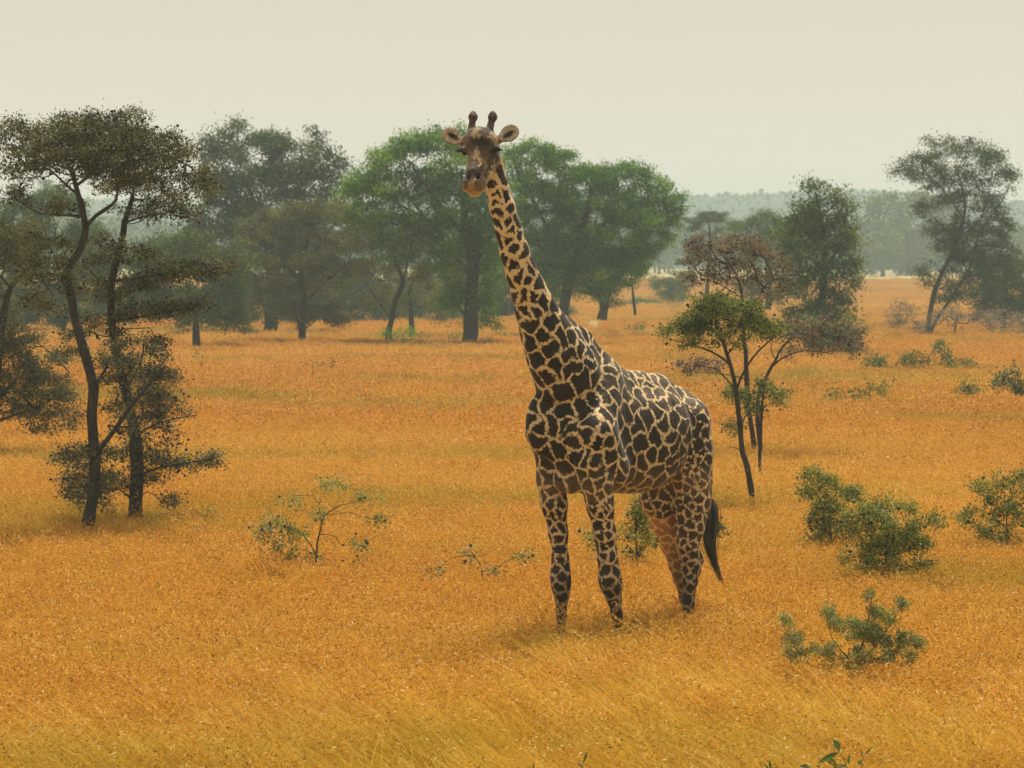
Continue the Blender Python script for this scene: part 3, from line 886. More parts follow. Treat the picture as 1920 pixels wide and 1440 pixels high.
def coat_material():
    m, nt, out = new_mat('giraffe_coat')
    L = nt.links.new
    A = lambda n: N(nt, 'ShaderNodeAttribute', _attribute_name=n)
    ed, li, da, hc, hm = A('coat_edge'), A('coat_light'), A('coat_dark'), A('head_color'), A('head_mask')
    g = N(nt, 'ShaderNodeNewGeometry')
    n1 = N(nt, 'ShaderNodeTexNoise', Scale=34.0, Detail=4.0, Roughness=0.7)
    n2 = N(nt, 'ShaderNodeTexNoise', Scale=160.0, Detail=3.0, Roughness=0.7)
    n3 = N(nt, 'ShaderNodeTexNoise', Scale=9.0, Detail=4.0, Roughness=0.6)
    mp = N(nt, 'ShaderNodeMapping'); mp.inputs['Scale'].default_value = (1, 1, .45)
    L(g.outputs['Position'], mp.inputs[0])
    L(g.outputs['Position'], n1.inputs['Vector']); L(mp.outputs[0], n2.inputs['Vector']); L(g.outputs['Position'], n3.inputs['Vector'])
    ma = N(nt, 'ShaderNodeMath', _operation='MULTIPLY_ADD'); ma.inputs[1].default_value = .085; 
    L(n1.outputs['Fac'], ma.inputs[0]); L(ed.outputs['Fac'], ma.inputs[2])
    mb = N(nt, 'ShaderNodeMath', _operation='MULTIPLY_ADD'); mb.inputs[1].default_value = .030
    L(n2.outputs['Fac'], mb.inputs[0]); L(ma.outputs[0], mb.inputs[2])
    mr = N(nt, 'ShaderNodeMapRange'); mr.inputs['From Min'].default_value = .055; mr.inputs['From Max'].default_value = .061
    L(mb.outputs[0], mr.inputs['Value'])
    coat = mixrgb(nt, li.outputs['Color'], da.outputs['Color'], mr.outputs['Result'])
    allc = mixrgb(nt, coat, hc.outputs['Color'], hm.outputs['Fac'])
    n4 = N(nt, 'ShaderNodeTexNoise', Scale=45.0, Detail=5.0, Roughness=.75); L(g.outputs['Position'], n4.inputs['Vector'])
    hv_ = ramp(nt, [(.38, (.30, .28, .27)), (.62, (1.6, 1.55, 1.5))], n4.outputs['Fac'])
    hm2 = N(nt, 'ShaderNodeMath', _operation='MULTIPLY'); hm2.inputs[1].default_value = .75; L(hm.outputs['Fac'], hm2.inputs[0])
    allc = mixrgb(nt, allc, hv_.outputs['Color'], hm2.outputs[0], 'MULTIPLY')
    v = ramp(nt, [(.25, (.72, .70, .68)), (.75, (1.15, 1.15, 1.15))], n2.outputs['Fac'])
    v3 = ramp(nt, [(.3, (.82, .82, .82)), (.7, (1.12, 1.10, 1.08))], n3.outputs['Fac'])
    c = mixrgb(nt, allc, v.outputs['Color'], .8, 'MULTIPLY'); c = mixrgb(nt, c, v3.outputs['Color'], .7, 'MULTIPLY')
    p = N(nt, 'ShaderNodeBsdfPrincipled', Roughness=.58)
    p.inputs['Specular IOR Level'].default_value = .13
    p.inputs['Coat Weight'].default_value = .12; p.inputs['Coat Roughness'].default_value = .5
    p.inputs['Sheen Weight'].default_value = .12
    p.inputs['Sheen Roughness'].default_value = .3
    L(c, p.inputs['Base Color'])
    b = N(nt, 'ShaderNodeBump', Strength=.35, Distance=.006); L(n2.outputs['Fac'], b.inputs['Height'])
    b2 = N(nt, 'ShaderNodeBump', Strength=.65, Distance=.06); L(n3.outputs['Fac'], b2.inputs['Height']); L(b.outputs[0], b2.inputs['Normal'])
    L(b2.outputs[0], p.inputs['Normal'])
    L(p.outputs[0], out.inputs['Surface'])
    return m
G0 = bw(.72, 0, 0)
giraffe = empty('giraffe', G0, 'tall giraffe with dark jagged patches standing in the golden grass, head turned to the viewer', 'giraffe')
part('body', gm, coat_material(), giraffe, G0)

# eyes and lashes
M['eye'] = plain_mat('dark_eye', (.012, .009, .008), .08, .6)
M['lash'] = plain_mat('black_hair', (.014, .012, .012), .5)
M['mane'] = plain_mat('mane_hair', (.20, .09, .04), .6, .3)
def ball(c, r, ax=None, n=14):
    th = np.linspace(0, np.pi, n + 1)[1:-1]; ph = np.arange(n * 2) * np.pi / n
    V = np.stack([np.outer(np.sin(th), np.cos(ph)), np.outer(np.sin(th), np.sin(ph)), np.outer(np.cos(th), np.ones_like(ph))], -1)
    idx = np.arange(V.shape[0] * V.shape[1]).reshape(V.shape[:2])
    F = np.stack([idx[:-1], np.roll(idx[:-1], -1, 1), np.roll(idx[1:], -1, 1), idx[1:]], -1).reshape(-1, 4)
    V = V.reshape(-1, 3) * np.asarray(r)
    return (V @ ax if ax is not None else V) + c, F
for c, out_ in (((928.5, 285.5, -.045), 1), ((870.0, 288, -.02), -1)):
    part('eye', mesh_from('eye', *ball(hd(*c), (.019, .016, .021), HAX), smooth=True), M['eye'], giraffe, G0)
    e0 = hd(*c)
    n = 60
    A = e0 + HE * out_ * rng.uniform(-.004, .026, n)[:, None] + HN * rng.uniform(-.004, .02, n)[:, None] - HA * (.019 + rng.uniform(0, .004, n))[:, None]
    B = A + HE * out_ * rng.uniform(.028, .046, n)[:, None] + HN * rng.uniform(.0, .02, n)[:, None] + HA * rng.uniform(-.004, .012, n)[:, None]
    part('eyelashes', mesh_from('eyelashes', *prisms(A, B, np.full(n, .0036), np.full(n, .0012))), M['lash'], giraffe, G0)

# mane: short stiff hair down the back of the neck
NC = np.array([c for c, r in NECK][::-1]); NR = np.array([r for c, r in NECK][::-1])
arc = np.concatenate([[0], np.cumsum(np.linalg.norm(np.diff(NC, axis=0), axis=1))])
n = 3600
u = rng.uniform(0, arc[-3] + .12, n)
C = np.stack([np.interp(u, arc, NC[:, q]) for q in range(3)], 1); rr = np.interp(u, arc, NR)
Tn = np.stack([np.interp(u, arc, np.gradient(NC[:, q], arc)) for q in range(3)], 1); Tn /= np.linalg.norm(Tn, axis=1)[:, None]
back = np.cross(Tn, GT); back /= np.linalg.norm(back, axis=1)[:, None]
back[(back @ -GS) < 0] *= -1
A = C + back * (rr * .94)[:, None] + GT * rng.normal(0, .011, n)[:, None]
B = A + back * rng.uniform(.02, .045, n)[:, None] + Tn * rng.uniform(.005, .03, n)[:, None] + GT * rng.normal(0, .006, n)[:, None]
V, F = prisms(A, B, np.full(n, .004), np.full(n, .0012))
part('mane', mesh_from('mane', V, F), M['mane'], giraffe, G0)

# tail tuft of long black hair
n = 330; segs = 9
base = gp(1331, 940, 0)
pathp = [gp(1331, 936, 0), gp(1332, 955, 0), gp(1333, 985, 0), gp(1331, 1015, 0), gp(1336, 1045, 0), gp(1345, 1070, 0), gp(1355, 1095, 0)]
pth = resample(np.array([[*p, .01] for p in pathp]), .03)[:, :3]
wprof = np.interp(np.linspace(0, 1, segs + 1), [0, .1, .28, .5, .7, 1], [.012, .055, .058, .050, .026, .008])
Vs, Fs = [], []
tt = np.linspace(0, 1, segs + 1)
for i in range(n):
    end = rng.uniform(.38, 1.0)
    q = tt * end * (len(pth) - 1)
    c = np.stack([np.interp(q, np.arange(len(pth)), pth[:, k]) for k in range(3)], 1)
    o1, o2 = rng.normal(0, .55, 2)
    wv_ = np.interp(tt * end, tt, wprof)[:, None]
    c = c + wv_ * (o1 * np.array([1, 0, 0]) + o2 * np.array([0, 1, 0])) + np.array([1, 0, 0]) * (np.sin(tt * 6 + i) * .012)[:, None]
    P4 = np.concatenate([c, np.linspace(.0032, .001, segs + 1)[:, None]], 1)
    V, F = tube(P4, 3)
    Vs.append((V, F))
m_t, nt_, out_n = new_mat('tail_hair')
p_ = N(nt_, 'ShaderNodeBsdfPrincipled', Roughness=.4); p_.inputs['Specular IOR Level'].default_value = .5
nt_.links.new(ramp(nt_, [(0, (.012, .011, .011)), (.6, (.03, .026, .024)), (1, (.26, .24, .21))], N(nt_, 'ShaderNodeAttribute', _attribute_name='tint').outputs['Fac']).outputs['Color'], p_.inputs['Base Color'])
nt_.links.new(p_.outputs[0], out_n.inputs['Surface'])
tm = mesh_from('tail_tuft', *joined(Vs), smooth=True)
attr(tm, 'tint', np.repeat(rng.uniform(0, 1, n) ** 1.3, (segs + 1) * 3))
part('tail_tuft', tm, m_t, giraffe, G0)

# ------------------------------------------------------------------ grass
def grass_mat():
    m, nt, out = new_mat('dry_red_oat_grass')
    L = nt.links.new
    a = N(nt, 'ShaderNodeAttribute', _attribute_name='tint')
    k = N(nt, 'ShaderNodeAttribute', _attribute_name='head')
    g = N(nt, 'ShaderNodeNewGeometry')
    mp = N(nt, 'ShaderNodeMapping'); mp.inputs['Scale'].default_value = (.30, .55, 0)
    L(g.outputs['Position'], mp.inputs[0])
    n1 = N(nt, 'ShaderNodeTexNoise', Scale=0.16, Detail=4.0, Roughness=0.6)
    n2 = N(nt, 'ShaderNodeTexNoise', Scale=0.06, Detail=3.0, Roughness=0.6)
    for n in (n1, n2): L(mp.outputs[0], n.inputs['Vector'])
    stem = ramp(nt, [(0, (.36, .29, .025)), (.5, (.64, .405, .04)), (1, (.84, .60, .14))], a.outputs['Fac']).outputs['Color']
    head = ramp(nt, [(0, (.06, .03, .010)), (.26, (.42, .19, .025)), (.72, (.74, .385, .05)), (.95, (.80, .50, .12)), (1, (.88, .68, .36))], a.outputs['Fac']).outputs['Color']
    c = mixrgb(nt, stem, head, k.outputs['Fac'])
    green = ramp(nt, [(.50, (0, 0, 0)), (.68, (1, 1, 1))], n1.outputs['Fac']).outputs['Color']
    c = mixrgb(nt, c, mixrgb(nt, c, (.66, .90, .60), 1.0, 'MULTIPLY'), green)
    pink = ramp(nt, [(.36, (.94, .84, .72)), (.5, (.96, .92, .9)), (.64, (1.04, 1.10, 1.3))], n2.outputs['Fac']).outputs['Color']
    c = mixrgb(nt, c, pink, 1.0, 'MULTIPLY'); c = mixrgb(nt, c, (1.05, 1.05, 1.0), 1.0, 'MULTIPLY')
    p = N(nt, 'ShaderNodeBsdfPrincipled', Roughness=.5)
    p.inputs['Specular IOR Level'].default_value = .15
    L(c, p.inputs['Base Color'])
    t = N(nt, 'ShaderNodeBsdfTranslucent'); L(mixrgb(nt, c, (1, .85, .6), 1.0, 'MULTIPLY'), t.inputs['Color'])
    mx = N(nt, 'ShaderNodeMixShader', Fac=.42)
    L(p.outputs[0], mx.inputs[1]); L(t.outputs[0], mx.inputs[2]); L(mx.outputs[0], out.inputs['Surface'])
    return m
GM = grass_mat()

def tuft(n_stem, rad, hmin, hmax, spik, bias, wide=1.0, seed_len=.03):
    Vs, Fs, T, H = [], [], [], []
    cnt = 0
    segs = 4
    for kind in range(2):
        n = n_stem if kind == 0 else int(n_stem * .9)
        r = rad * np.sqrt(rng.uniform(0, 1, n)); a = rng.uniform(0, 6.283, n)
        base = np.stack([r * np.cos(a), r * np.sin(a), np.zeros(n)], 1)
        h = rng.uniform(hmin, hmax, n) * (1 if kind == 0 else .62)
        lean = rng.normal(0, .28, (n, 2)) + np.array([bias, -.05])
        if kind: lean *= 1.4
        u = np.linspace(0, 1, segs + 1)
        P = base[:, None] + np.stack([lean[:, None, 0] * h[:, None] * u ** 2, lean[:, None, 1] * h[:, None] * u ** 2, h[:, None] * (u - .12 * u ** 3)], -1)
        sa = rng.uniform(0, 3.14, n)
        S = np.stack([np.cos(sa), np.sin(sa), np.zeros(n)], 1)
        w = (rng.uniform(.0018, .0032, n) if kind == 0 else rng.uniform(.003, .0055, n)) * wide
        W = w[:, None] * (np.array([1, .9, .8, .6, .25]) if kind == 0 else np.array([.8, 1, .9, .6, .1]))[None]
        V = np.concatenate([P - S[:, None] * W[..., None], P + S[:, None] * W[..., None]], 1)     # n, 2(segs+1), 3
        j = np.arange(segs)
        f = np.stack([j, j + 1, segs + 1 + j + 1, segs + 1 + j], -1)
        F = (np.arange(n)[:, None, None] * 2 * (segs + 1) + f[None]).reshape(-1, 4)
        Vs.append(V.reshape(-1, 3)); Fs.append(F + cnt); cnt += n * 2 * (segs + 1)
        tv = rng.uniform(.2, .9, n) if kind == 0 else rng.uniform(0, .75, n)
        T.append(np.repeat(tv, 2 * (segs + 1))); H.append(np.zeros(n * 2 * (segs + 1)))
        if kind == 0:
            m = n * spik
            si = np.repeat(np.arange(n), spik)
            uu = 1 - rng.uniform(0, 1, m) ** 1.5 * .38
            ii = np.clip((uu * segs).astype(int), 0, segs - 1); fr = uu * segs - ii
            C = P[si, ii] * (1 - fr)[:, None] + P[si, ii + 1] * fr[:, None]
            C = C + rng.normal(0, .012, (m, 3))
            D = rng.normal(size=(m, 3)) * np.array([.9, .9, .6]) + np.array([bias * 1.2, 0, -.35])
            V, F = rhombs(C, D, rand_dirs(m), seed_len * rng.uniform(.6, 1.35, m), seed_len * .26 * rng.uniform(.7, 1.3, m) * wide)
            Vs.append(V); Fs.append(F + cnt); cnt += len(V)
            tv = np.clip(rng.normal(.55, .27, m), 0, 1)
            T.append(np.repeat(tv, 4)); H.append(np.ones(len(V)))
    V = np.concatenate(Vs); F = np.concatenate(Fs)
    me = mesh_from('grass_tuft', V, F)
    attr(me, 'tint', np.concatenate(T)); attr(me, 'head', np.concatenate(H))
    me.materials.append(GM)
    return me

def scatter(name, label, tufts, pts, rot, scl, var):
    col = bpy.data.collections.new(name + '_kinds')
    for i, me in enumerate(tufts):
        col.objects.link(bpy.data.objects.new('%s_tuft_%02d' % (name, i), me))
    me = bpy.data.meshes.new(name)
    me.vertices.add(len(pts)); me.vertices.foreach_set('co', np.asarray(pts, np.float32).ravel())
    attr(me, 'rot', rot, 'FLOAT_VECTOR'); attr(me, 'scl', scl)
    a = me.attributes.new('var', 'INT', 'POINT'); a.data.foreach_set('value', np.asarray(var, np.int32))
    o = bpy.data.objects.new(name, me); link(o)
    ng = bpy.data.node_groups.new(name, 'GeometryNodeTree')
    ng.interface.new_socket('Geometry', in_out='INPUT', socket_type='NodeSocketGeometry')
    ng.interface.new_socket('Geometry', in_out='OUTPUT', socket_type='NodeSocketGeometry')
    nn, ll = ng.nodes, ng.links
    gi, go = nn.new('NodeGroupInput'), nn.new('NodeGroupOutput')
    ip = nn.new('GeometryNodeInstanceOnPoints'); ci = nn.new('GeometryNodeCollectionInfo')
    ci.inputs['Collection'].default_value = col
    ci.inputs['Separate Children'].default_value = True; ci.inputs['Reset Children'].default_value = True
    def na(nm, t):
        q = nn.new('GeometryNodeInputNamedAttribute'); q.data_type = t; q.inputs['Name'].default_value = nm
        return q.outputs['Attribute']
    ip.inputs['Pick Instance'].default_value = True
    ll.new(gi.outputs[0], ip.inputs['Points']); ll.new(ci.outputs[0], ip.inputs['Instance'])
    ll.new(na('var', 'INT'), ip.inputs['Instance Index'])
    er = nn.new('FunctionNodeEulerToRotation'); ll.new(na('rot', 'FLOAT_VECTOR'), er.inputs[0]); ll.new(er.outputs[0], ip.inputs['Rotation'])
    ll.new(na('scl', 'FLOAT'), ip.inputs['Scale'])
    ll.new(ip.outputs[0], go.inputs[0])
    md = o.modifiers.new('scatter', 'NODES'); md.node_group = ng
    tag(o, label, 'grass', kind='stuff')
    return o

def sector(y0, y1, dens, spread=.24):
    n = int(dens * (y1 ** 2 - y0 ** 2) * spread)
    y = np.sqrt(rng.uniform(y0 ** 2, y1 ** 2, n)); x = rng.uniform(-spread, spread, n) * y
    return np.stack([x, y, ground_z(y)], 1)

def scat(name, label, tufts, P, s0, s1, leanx=0.0):
    n = len(P)
    rot = np.stack([rng.normal(0, .06, n), rng.normal(leanx, .08, n), rng.normal(0, .5, n)], 1)
    scatter(name, label, tufts, P, rot, rng.uniform(s0, s1, n), rng.integers(0, len(tufts), n))

near_t = [tuft(110, .30, .30, .47, 6, -.35) for _ in range(4)]
pale_t = [tuft(90, .30, .30, .52, 1, -.75) for _ in range(3)]
P = sector(15, 30, 9.0)
P2 = sector(30, 75, 8.0)
P2 = P2[rng.uniform(0, 1, len(P2)) < np.clip((78 - P2[:, 1]) / 25, 0, 1)]
nmask = np.sin(P[:, 0] * .9 + 1) * .8 + (24.6 - P[:, 1]) * .55 + rng.normal(0, .55, len(P)) > 0
scat('meadow_grass', 'tall golden orange seeding grass covering the near plain', near_t, np.concatenate([P[~nmask], P2]), .85, 1.15)
scat('pale_grass', 'pale straw coloured grass leaning left along the bottom of the view', pale_t + near_t[:1], P[nmask], .85, 1.2)
far_t = [tuft(260, .8, .28, .46, 5, -.2, 1.7, .045) for _ in range(3)]
P = np.concatenate([sector(50, 130, .8), sector(130, 420, .22)])
P = P[rng.uniform(0, 1, len(P)) < np.clip((P[:, 1] - 48) / 22, 0, 1)]
scat('distant_grass', 'orange grass thinning to a soft carpet between the far trees', far_t, P, .9, 1.2)

tall_t = [tuft(13, .22, .50, .78, 9, -.5 + .3 * k, 1.15, .032) for k in range(4)]
P = np.concatenate([sector(17, 60, .8), np.array([[x, y, 0] for x, y in ((.50, 27.6), (.62, 27.7), (.40, 27.8), (.92, 27.35), (1.05, 27.5), (.80, 27.4), (1.50, 28.7), (1.62, 28.6), (1.56, 28.9), (.46, 28.0), (.98, 27.75))])])
scat('tall_grass', 'taller nodding seed stems standing above the orange grass, some in front of the hooves', tall_t, P, .8, 1.1)

# ------------------------------------------------------------------ trees
def tree(name, label, D, leafm, paths, lobes, **kw):
    far = D > 90
    d = dict(group=None, leaf=(.12, .05) if far else (.034, .016), od=4.2 if far else 2.7, clump_k=13.0 if far else 95,
             clump_r=.36 if far else .14, flat=.6 if far else .45, twig=.0055 if far else .0022, sides=7 if far else 9)
    d.update(kw)
    return plant(name, label, d.pop('cat', 'tree'), M[leafm], M[d.pop('bark', 'bark_dark')], D, paths, lobes, **d)

def shrub(name, label, D, mat, stems, lobes, **kw):
    d = dict(leaf=(.036, .015), od=2.6, clump_k=150, clump_r=.085, flat=.8, twig=.0014, cat='shrub', trunk_name='stems', crown_name='foliage', sides=6)
    if D > 70: d.update(leaf=(.09, .04), clump_k=26, clump_r=.2, twig=.004, od=2.6)
    elif D > 45: d.update(leaf=(.06, .026), clump_k=60, clump_r=.14, twig=.003)
    d.update(kw)
    return plant(name, label, d.pop('cat'), M[mat], M['bark_grey'], D, stems, lobes, **d)
# two tall thorn trees at the left
tree('thorn_tree', 'tallest dark thorn tree on the left, flat crown on a curving bare trunk', 39.0, 'leaf_thorn',
     [[(169, 978, .095), (177, 930, .082), (180, 860, .078), (174, 780, .076), (178, 730, .072), (165, 670, .066), (147, 610, .062), (134, 560, .058), (127, 505, .055), (145, 470, .054), (157, 425, .05), (148, 385, .044), (137, 350, .038), (122, 310, .026)],
      [(157, 425, .042), (178, 402, .038, -.1), (203, 385, .033, -.2), (213, 365, .028, -.25), (212, 330, .02, -.2), (230, 290, .014)],
      [(148, 408, .03), (110, 402, .024, .2), (70, 398, .02, .3), (30, 372, .012, .35)],
      [(182, 862, .05), (215, 812, .042, -.2), (252, 762, .034, -.35), (290, 717, .025, -.45), (318, 688, .012, -.5)],
      [(176, 738, .035), (198, 705, .026, -.1), (207, 680, .014, -.15)],
      [(140, 360, .03), (95, 320, .02, .1), (50, 290, .012, .2)], [(137, 350, .03), (200, 310, .022, .1), (290, 290, .016, .2), (360, 320, .01, .2)],
      [(136, 560, .022), (112, 520, .015, .1), (100, 480, .01, .2)]],
     [(60, 262, 68, 30), (120, 262, 80, 36, 1.4), (190, 250, 80, 38, 1.4), (255, 262, 75, 38, 1.4), (310, 290, 60, 38, 1.2), (180, 290, 120, 28, 1.3), (355, 335, 48, 26), (385, 355, 30, 12), (20, 250, 40, 22), (140, 305, 90, 24, 1.3), (230, 315, 70, 24),
      (220, 222, 30, 20, .7), (60, 330, 60, 20, .7), (90, 385, 60, 18, .6), (30, 372, 40, 22, .6), (290, 345, 60, 18, .7),
      (305, 705, 28, 22), (275, 745, 38, 26, .8), (235, 790, 38, 26, .7), (200, 700, 24, 24, .5), (160, 840, 40, 30, .5), (130, 790, 40, 25, .4), (110, 520, 50, 40, .5), (80, 470, 50, 40, .5), (60, 560, 60, 40, .4), (160, 900, 60, 40, .5), (230, 660, 40, 50, .5), (290, 700, 50, 40, .6), (330, 310, 60, 30, .8), (250, 320, 80, 26, .8), (60, 300, 60, 20)],
     galls=1500, thorns=900, group='thorn trees on the left', cat='tree')
tree('thorn_tree', 'second thorn tree on the left with long level branches reaching right', 40.5, 'leaf_thorn',
     [[(253, 972, .115), (257, 920, .10), (259, 865, .098), (256, 815, .09), (249, 770, .08), (238, 725, .07), (226, 680, .064), (214, 630, .06), (206, 570, .058), (208, 520, .055), (219, 470, .05), (229, 430, .046), (240, 390, .038), (250, 345, .022)],
      [(212, 532, .032), (250, 526, .028, -.1), (300, 517, .022, -.2), (370, 507, .016, -.3), (432, 500, .008, -.3)],
      [(216, 602, .03), (260, 592, .024, -.2), (330, 582, .016, -.3), (378, 575, .008, -.3)],
      [(258, 900, .03), (300, 882, .024, -.2), (350, 872, .016, -.3), (412, 858, .008, -.3)],
      [(232, 420, .026), (290, 405, .018, .2), (350, 398, .01, .3)], [(206, 560, .028), (170, 520, .02, .2), (150, 500, .012, .3)],
      [(240, 735, .034), (262, 690, .026, .3), (270, 640, .016, .4)], [(256, 820, .03), (300, 795, .02, .2), (370, 775, .01, .2)],
      [(252, 930, .022), (200, 915, .015, -.2), (120, 912, .006, -.3)]],
     [(300, 516, 40, 14, 2.2), (350, 506, 60, 16, 2.4), (405, 501, 38, 10, 2.4), (260, 528, 40, 14, 1.5), (320, 580, 50, 12, 2.0), (365, 574, 28, 9, 2.2), (265, 590, 50, 20, .8), (330, 868, 45, 13, 1.8), (385, 860, 32, 9, 2.0), (280, 890, 40, 20, .7),
      (300, 790, 45, 18), (350, 778, 35, 10, .8), (240, 690, 50, 40, .7), (210, 610, 45, 40, .6), (205, 540, 40, 40, .6), (280, 640, 38, 22, .6), (300, 400, 70, 18), (360, 398, 38, 14), (245, 350, 60, 24), (300, 370, 50, 16),
      (250, 850, 60, 40, .5), (200, 900, 55, 30, .6), (130, 912, 36, 12, .6), (300, 830, 40, 20, .5), (180, 940, 70, 24, .6), (190, 480, 40, 40, .6), (300, 940, 50, 18, .5), (260, 760, 60, 30, .7), (150, 620, 60, 60, .4), (240, 470, 60, 30, .5), (320, 760, 50, 26, .5), (140, 850, 50, 40, .4)],
     galls=1400, thorns=800, group='thorn trees on the left', cat='tree')
tree('thorn_tree', 'bushy grey green thorn tree cut off by the left edge behind the tall pair', 54.0, 'leaf_thorn',
     [[(-35, 835, .10), (-20, 780, .09), (-5, 700, .08), (3, 620, .07), (12, 565, .06), (32, 528, .05), (62, 505, .03)], [(-22, 790, .05), (30, 720, .035, .3), (70, 740, .02, .4)], [(-20, 810, .05), (40, 780, .03), (80, 765, .02)],
      [(130, 700, .02), (100, 670, .018), (60, 640, .01)]],
     [(40, 455, 70, 40), (0, 480, 70, 50), (80, 500, 50, 25, .7), (30, 640, 60, 50), (70, 700, 60, 50), (20, 740, 60, 50), (95, 740, 45, 40), (60, 790, 60, 26, .7), (-40, 600, 60, 90), (-60, 720, 70, 80)],
     leaf=(.05, .024), clump_k=45, clump_r=.19, galls=420, group='thorn trees on the left', od=3.0, twig=.0035)

# thorn trees right of the giraffe
tree('thorn_tree', 'small thorn tree with green umbrella crown and slender leaning trunk, nearest right of the giraffe', 43.0, 'leaf_thorn_green',
     [[(1409, 932, .05), (1403, 895, .046), (1394, 850, .044), (1388, 800, .043), (1384, 760, .042), (1378, 715, .038), (1366, 672, .032), (1352, 640, .024), (1340, 610, .016)],
      [(1370, 680, .026), (1335, 655, .02, .1), (1295, 640, .014, .2), (1250, 628, .006, .2)], [(1381, 735, .028), (1398, 690, .024, -.1), (1425, 655, .018, -.2), (1455, 630, .01, -.2)],
      [(1366, 672, .02), (1385, 640, .016), (1400, 605, .01)], [(1382, 730, .02), (1345, 690, .014, .3), (1290, 685, .007, .3)], [(1388, 790, .018), (1420, 755, .014, .2), (1465, 735, .007, .2)],
      [(1392, 850, .012), (1372, 838, .008), (1358, 845, .004)]],
     [(1290, 615, 45, 26), (1330, 590, 45, 34), (1370, 585, 45, 34), (1410, 600, 42, 28), (1440, 625, 32, 18), (1265, 622, 26, 14), (1340, 560, 18, 16, .7), (1380, 630, 60, 16, .8), (1310, 640, 45, 12, .7)],
     galls=520, thorns=300, group='thorn trees right of the giraffe', od=3.4)
tree('thorn_tree', 'grey brown nearly leafless thorn tree rising behind the green umbrella crown', 54.5, 'leaf_brown',
     [[(1413, 842, .055), (1407, 790, .05), (1401, 740, .048), (1398, 690, .045), (1395, 640, .04), (1393, 590, .034), (1388, 545, .026), (1370, 505, .018), (1350, 480, .01)],
      [(1394, 600, .022), (1415, 560, .018), (1440, 525, .014), (1470, 515, .008)], [(1390, 560, .018), (1345, 535, .014), (1300, 520, .008)],
      [(1398, 700, .018), (1350, 690, .012), (1295, 690, .006)]],
     [(1330, 475, 50, 32), (1380, 470, 60, 32), (1430, 495, 45, 30), (1460, 525, 26, 24), (1310, 510, 38, 26, .8), (1385, 520, 60, 26, .7), (1440, 545, 35, 18, .6), (1340, 550, 35, 16, .4), (1330, 688, 50, 15, .8), (1290, 684, 26, 10, .7)],
     leaf=(.05, .02), clump_k=60, clump_r=.15, galls=620, od=2.1, twig=.0035, group='thorn trees right of the giraffe')
tree('thorn_tree', 'forked thorn tree with one dry branch arching to the right', 54.0, 'leaf_brown',
     [[(1427, 842, .05), (1424, 800, .047), (1423, 770, .045), (1428, 735, .04), (1442, 705, .036), (1455, 680, .03), (1470, 655, .026), (1500, 630, .02), (1545, 625, .014), (1590, 640, .008)],
      [(1440, 745, .03, -.1), (1455, 700, .026, -.2), (1475, 670, .022, -.3), (1520, 655, .016, -.4), (1570, 662, .008, -.4)], [(1455, 680, .02), (1445, 655, .014), (1450, 630, .008)]],
     [(1500, 618, 36, 20), (1545, 618, 45, 26), (1585, 635, 32, 24), (1600, 660, 18, 14, .7), (1480, 655, 30, 16, .5), (1540, 660, 45, 9, .6)],
     leaf=(.05, .02), clump_k=60, clump_r=.14, galls=260, od=2.1, twig=.0035, group='thorn trees right of the giraffe')
plant('thorn_sapling', 'leafy green growth halfway up the slender right hand trunks', 'sapling', M['leaf_thorn_green'], M['bark_dark'], 49.0,
      [[(1426, 852, .03), (1428, 800, .026), (1430, 750, .02), (1440, 715, .01)]],
      [(1440, 735, 40, 22), (1370, 745, 30, 26, .8), (1400, 770, 40, 26, .6), (1450, 760, 30, 20, .5), (1380, 800, 24, 18, .5)],
      leaf=(.04, .018), od=2.2, clump_k=60, clump_r=.13, twig=.003, galls=180)

G_ = 'green trees behind the giraffe'
tree('acacia_tree', 'large bright green acacia behind the giraffe head with thick dark trunk', 127.0, 'leaf_bright',
     [[(880, 641, .42), (881, 600, .32), (884, 550, .30), (886, 500, .28), (882, 460, .25), (872, 420, .2), (868, 370, .14), (862, 320, .08)],
      [(885, 520, .16), (850, 470, .13, .5), (800, 410, .10, .8), (760, 360, .06, 1)], [(884, 500, .16), (915, 450, .12), (940, 400, .08)], [(880, 470, .14), (830, 400, .1, -.5), (780, 330, .06, -1)], [(800, 410, .08, .8), (730, 370, .06, .8), (680, 345, .03, .8)],
      [(878, 610, .07), (862, 590, .05), (848, 570, .03)], [(884, 590, .07), (905, 560, .05), (920, 530, .03)]],
     [(685, 338, 40, 26), (725, 310, 45, 34), (770, 285, 50, 36), (820, 272, 48, 32), (860, 285, 45, 36), (700, 365, 50, 28), (750, 355, 55, 40), (810, 345, 55, 42), (870, 350, 50, 48), (910, 340, 40, 50), (780, 410, 55, 30, .8), (850, 420, 60, 50), (920, 420, 40, 50),
      (845, 490, 36, 50, .9), (920, 500, 36, 50, .8), (880, 470, 40, 50, .8), (850, 555, 32, 36), (915, 560, 32, 34, .6), (650, 360, 20, 12, .6), (720, 400, 60, 30, .8), (760, 450, 60, 40, .7), (900, 600, 40, 14, .5)],
     group=G_, clump_k=14)
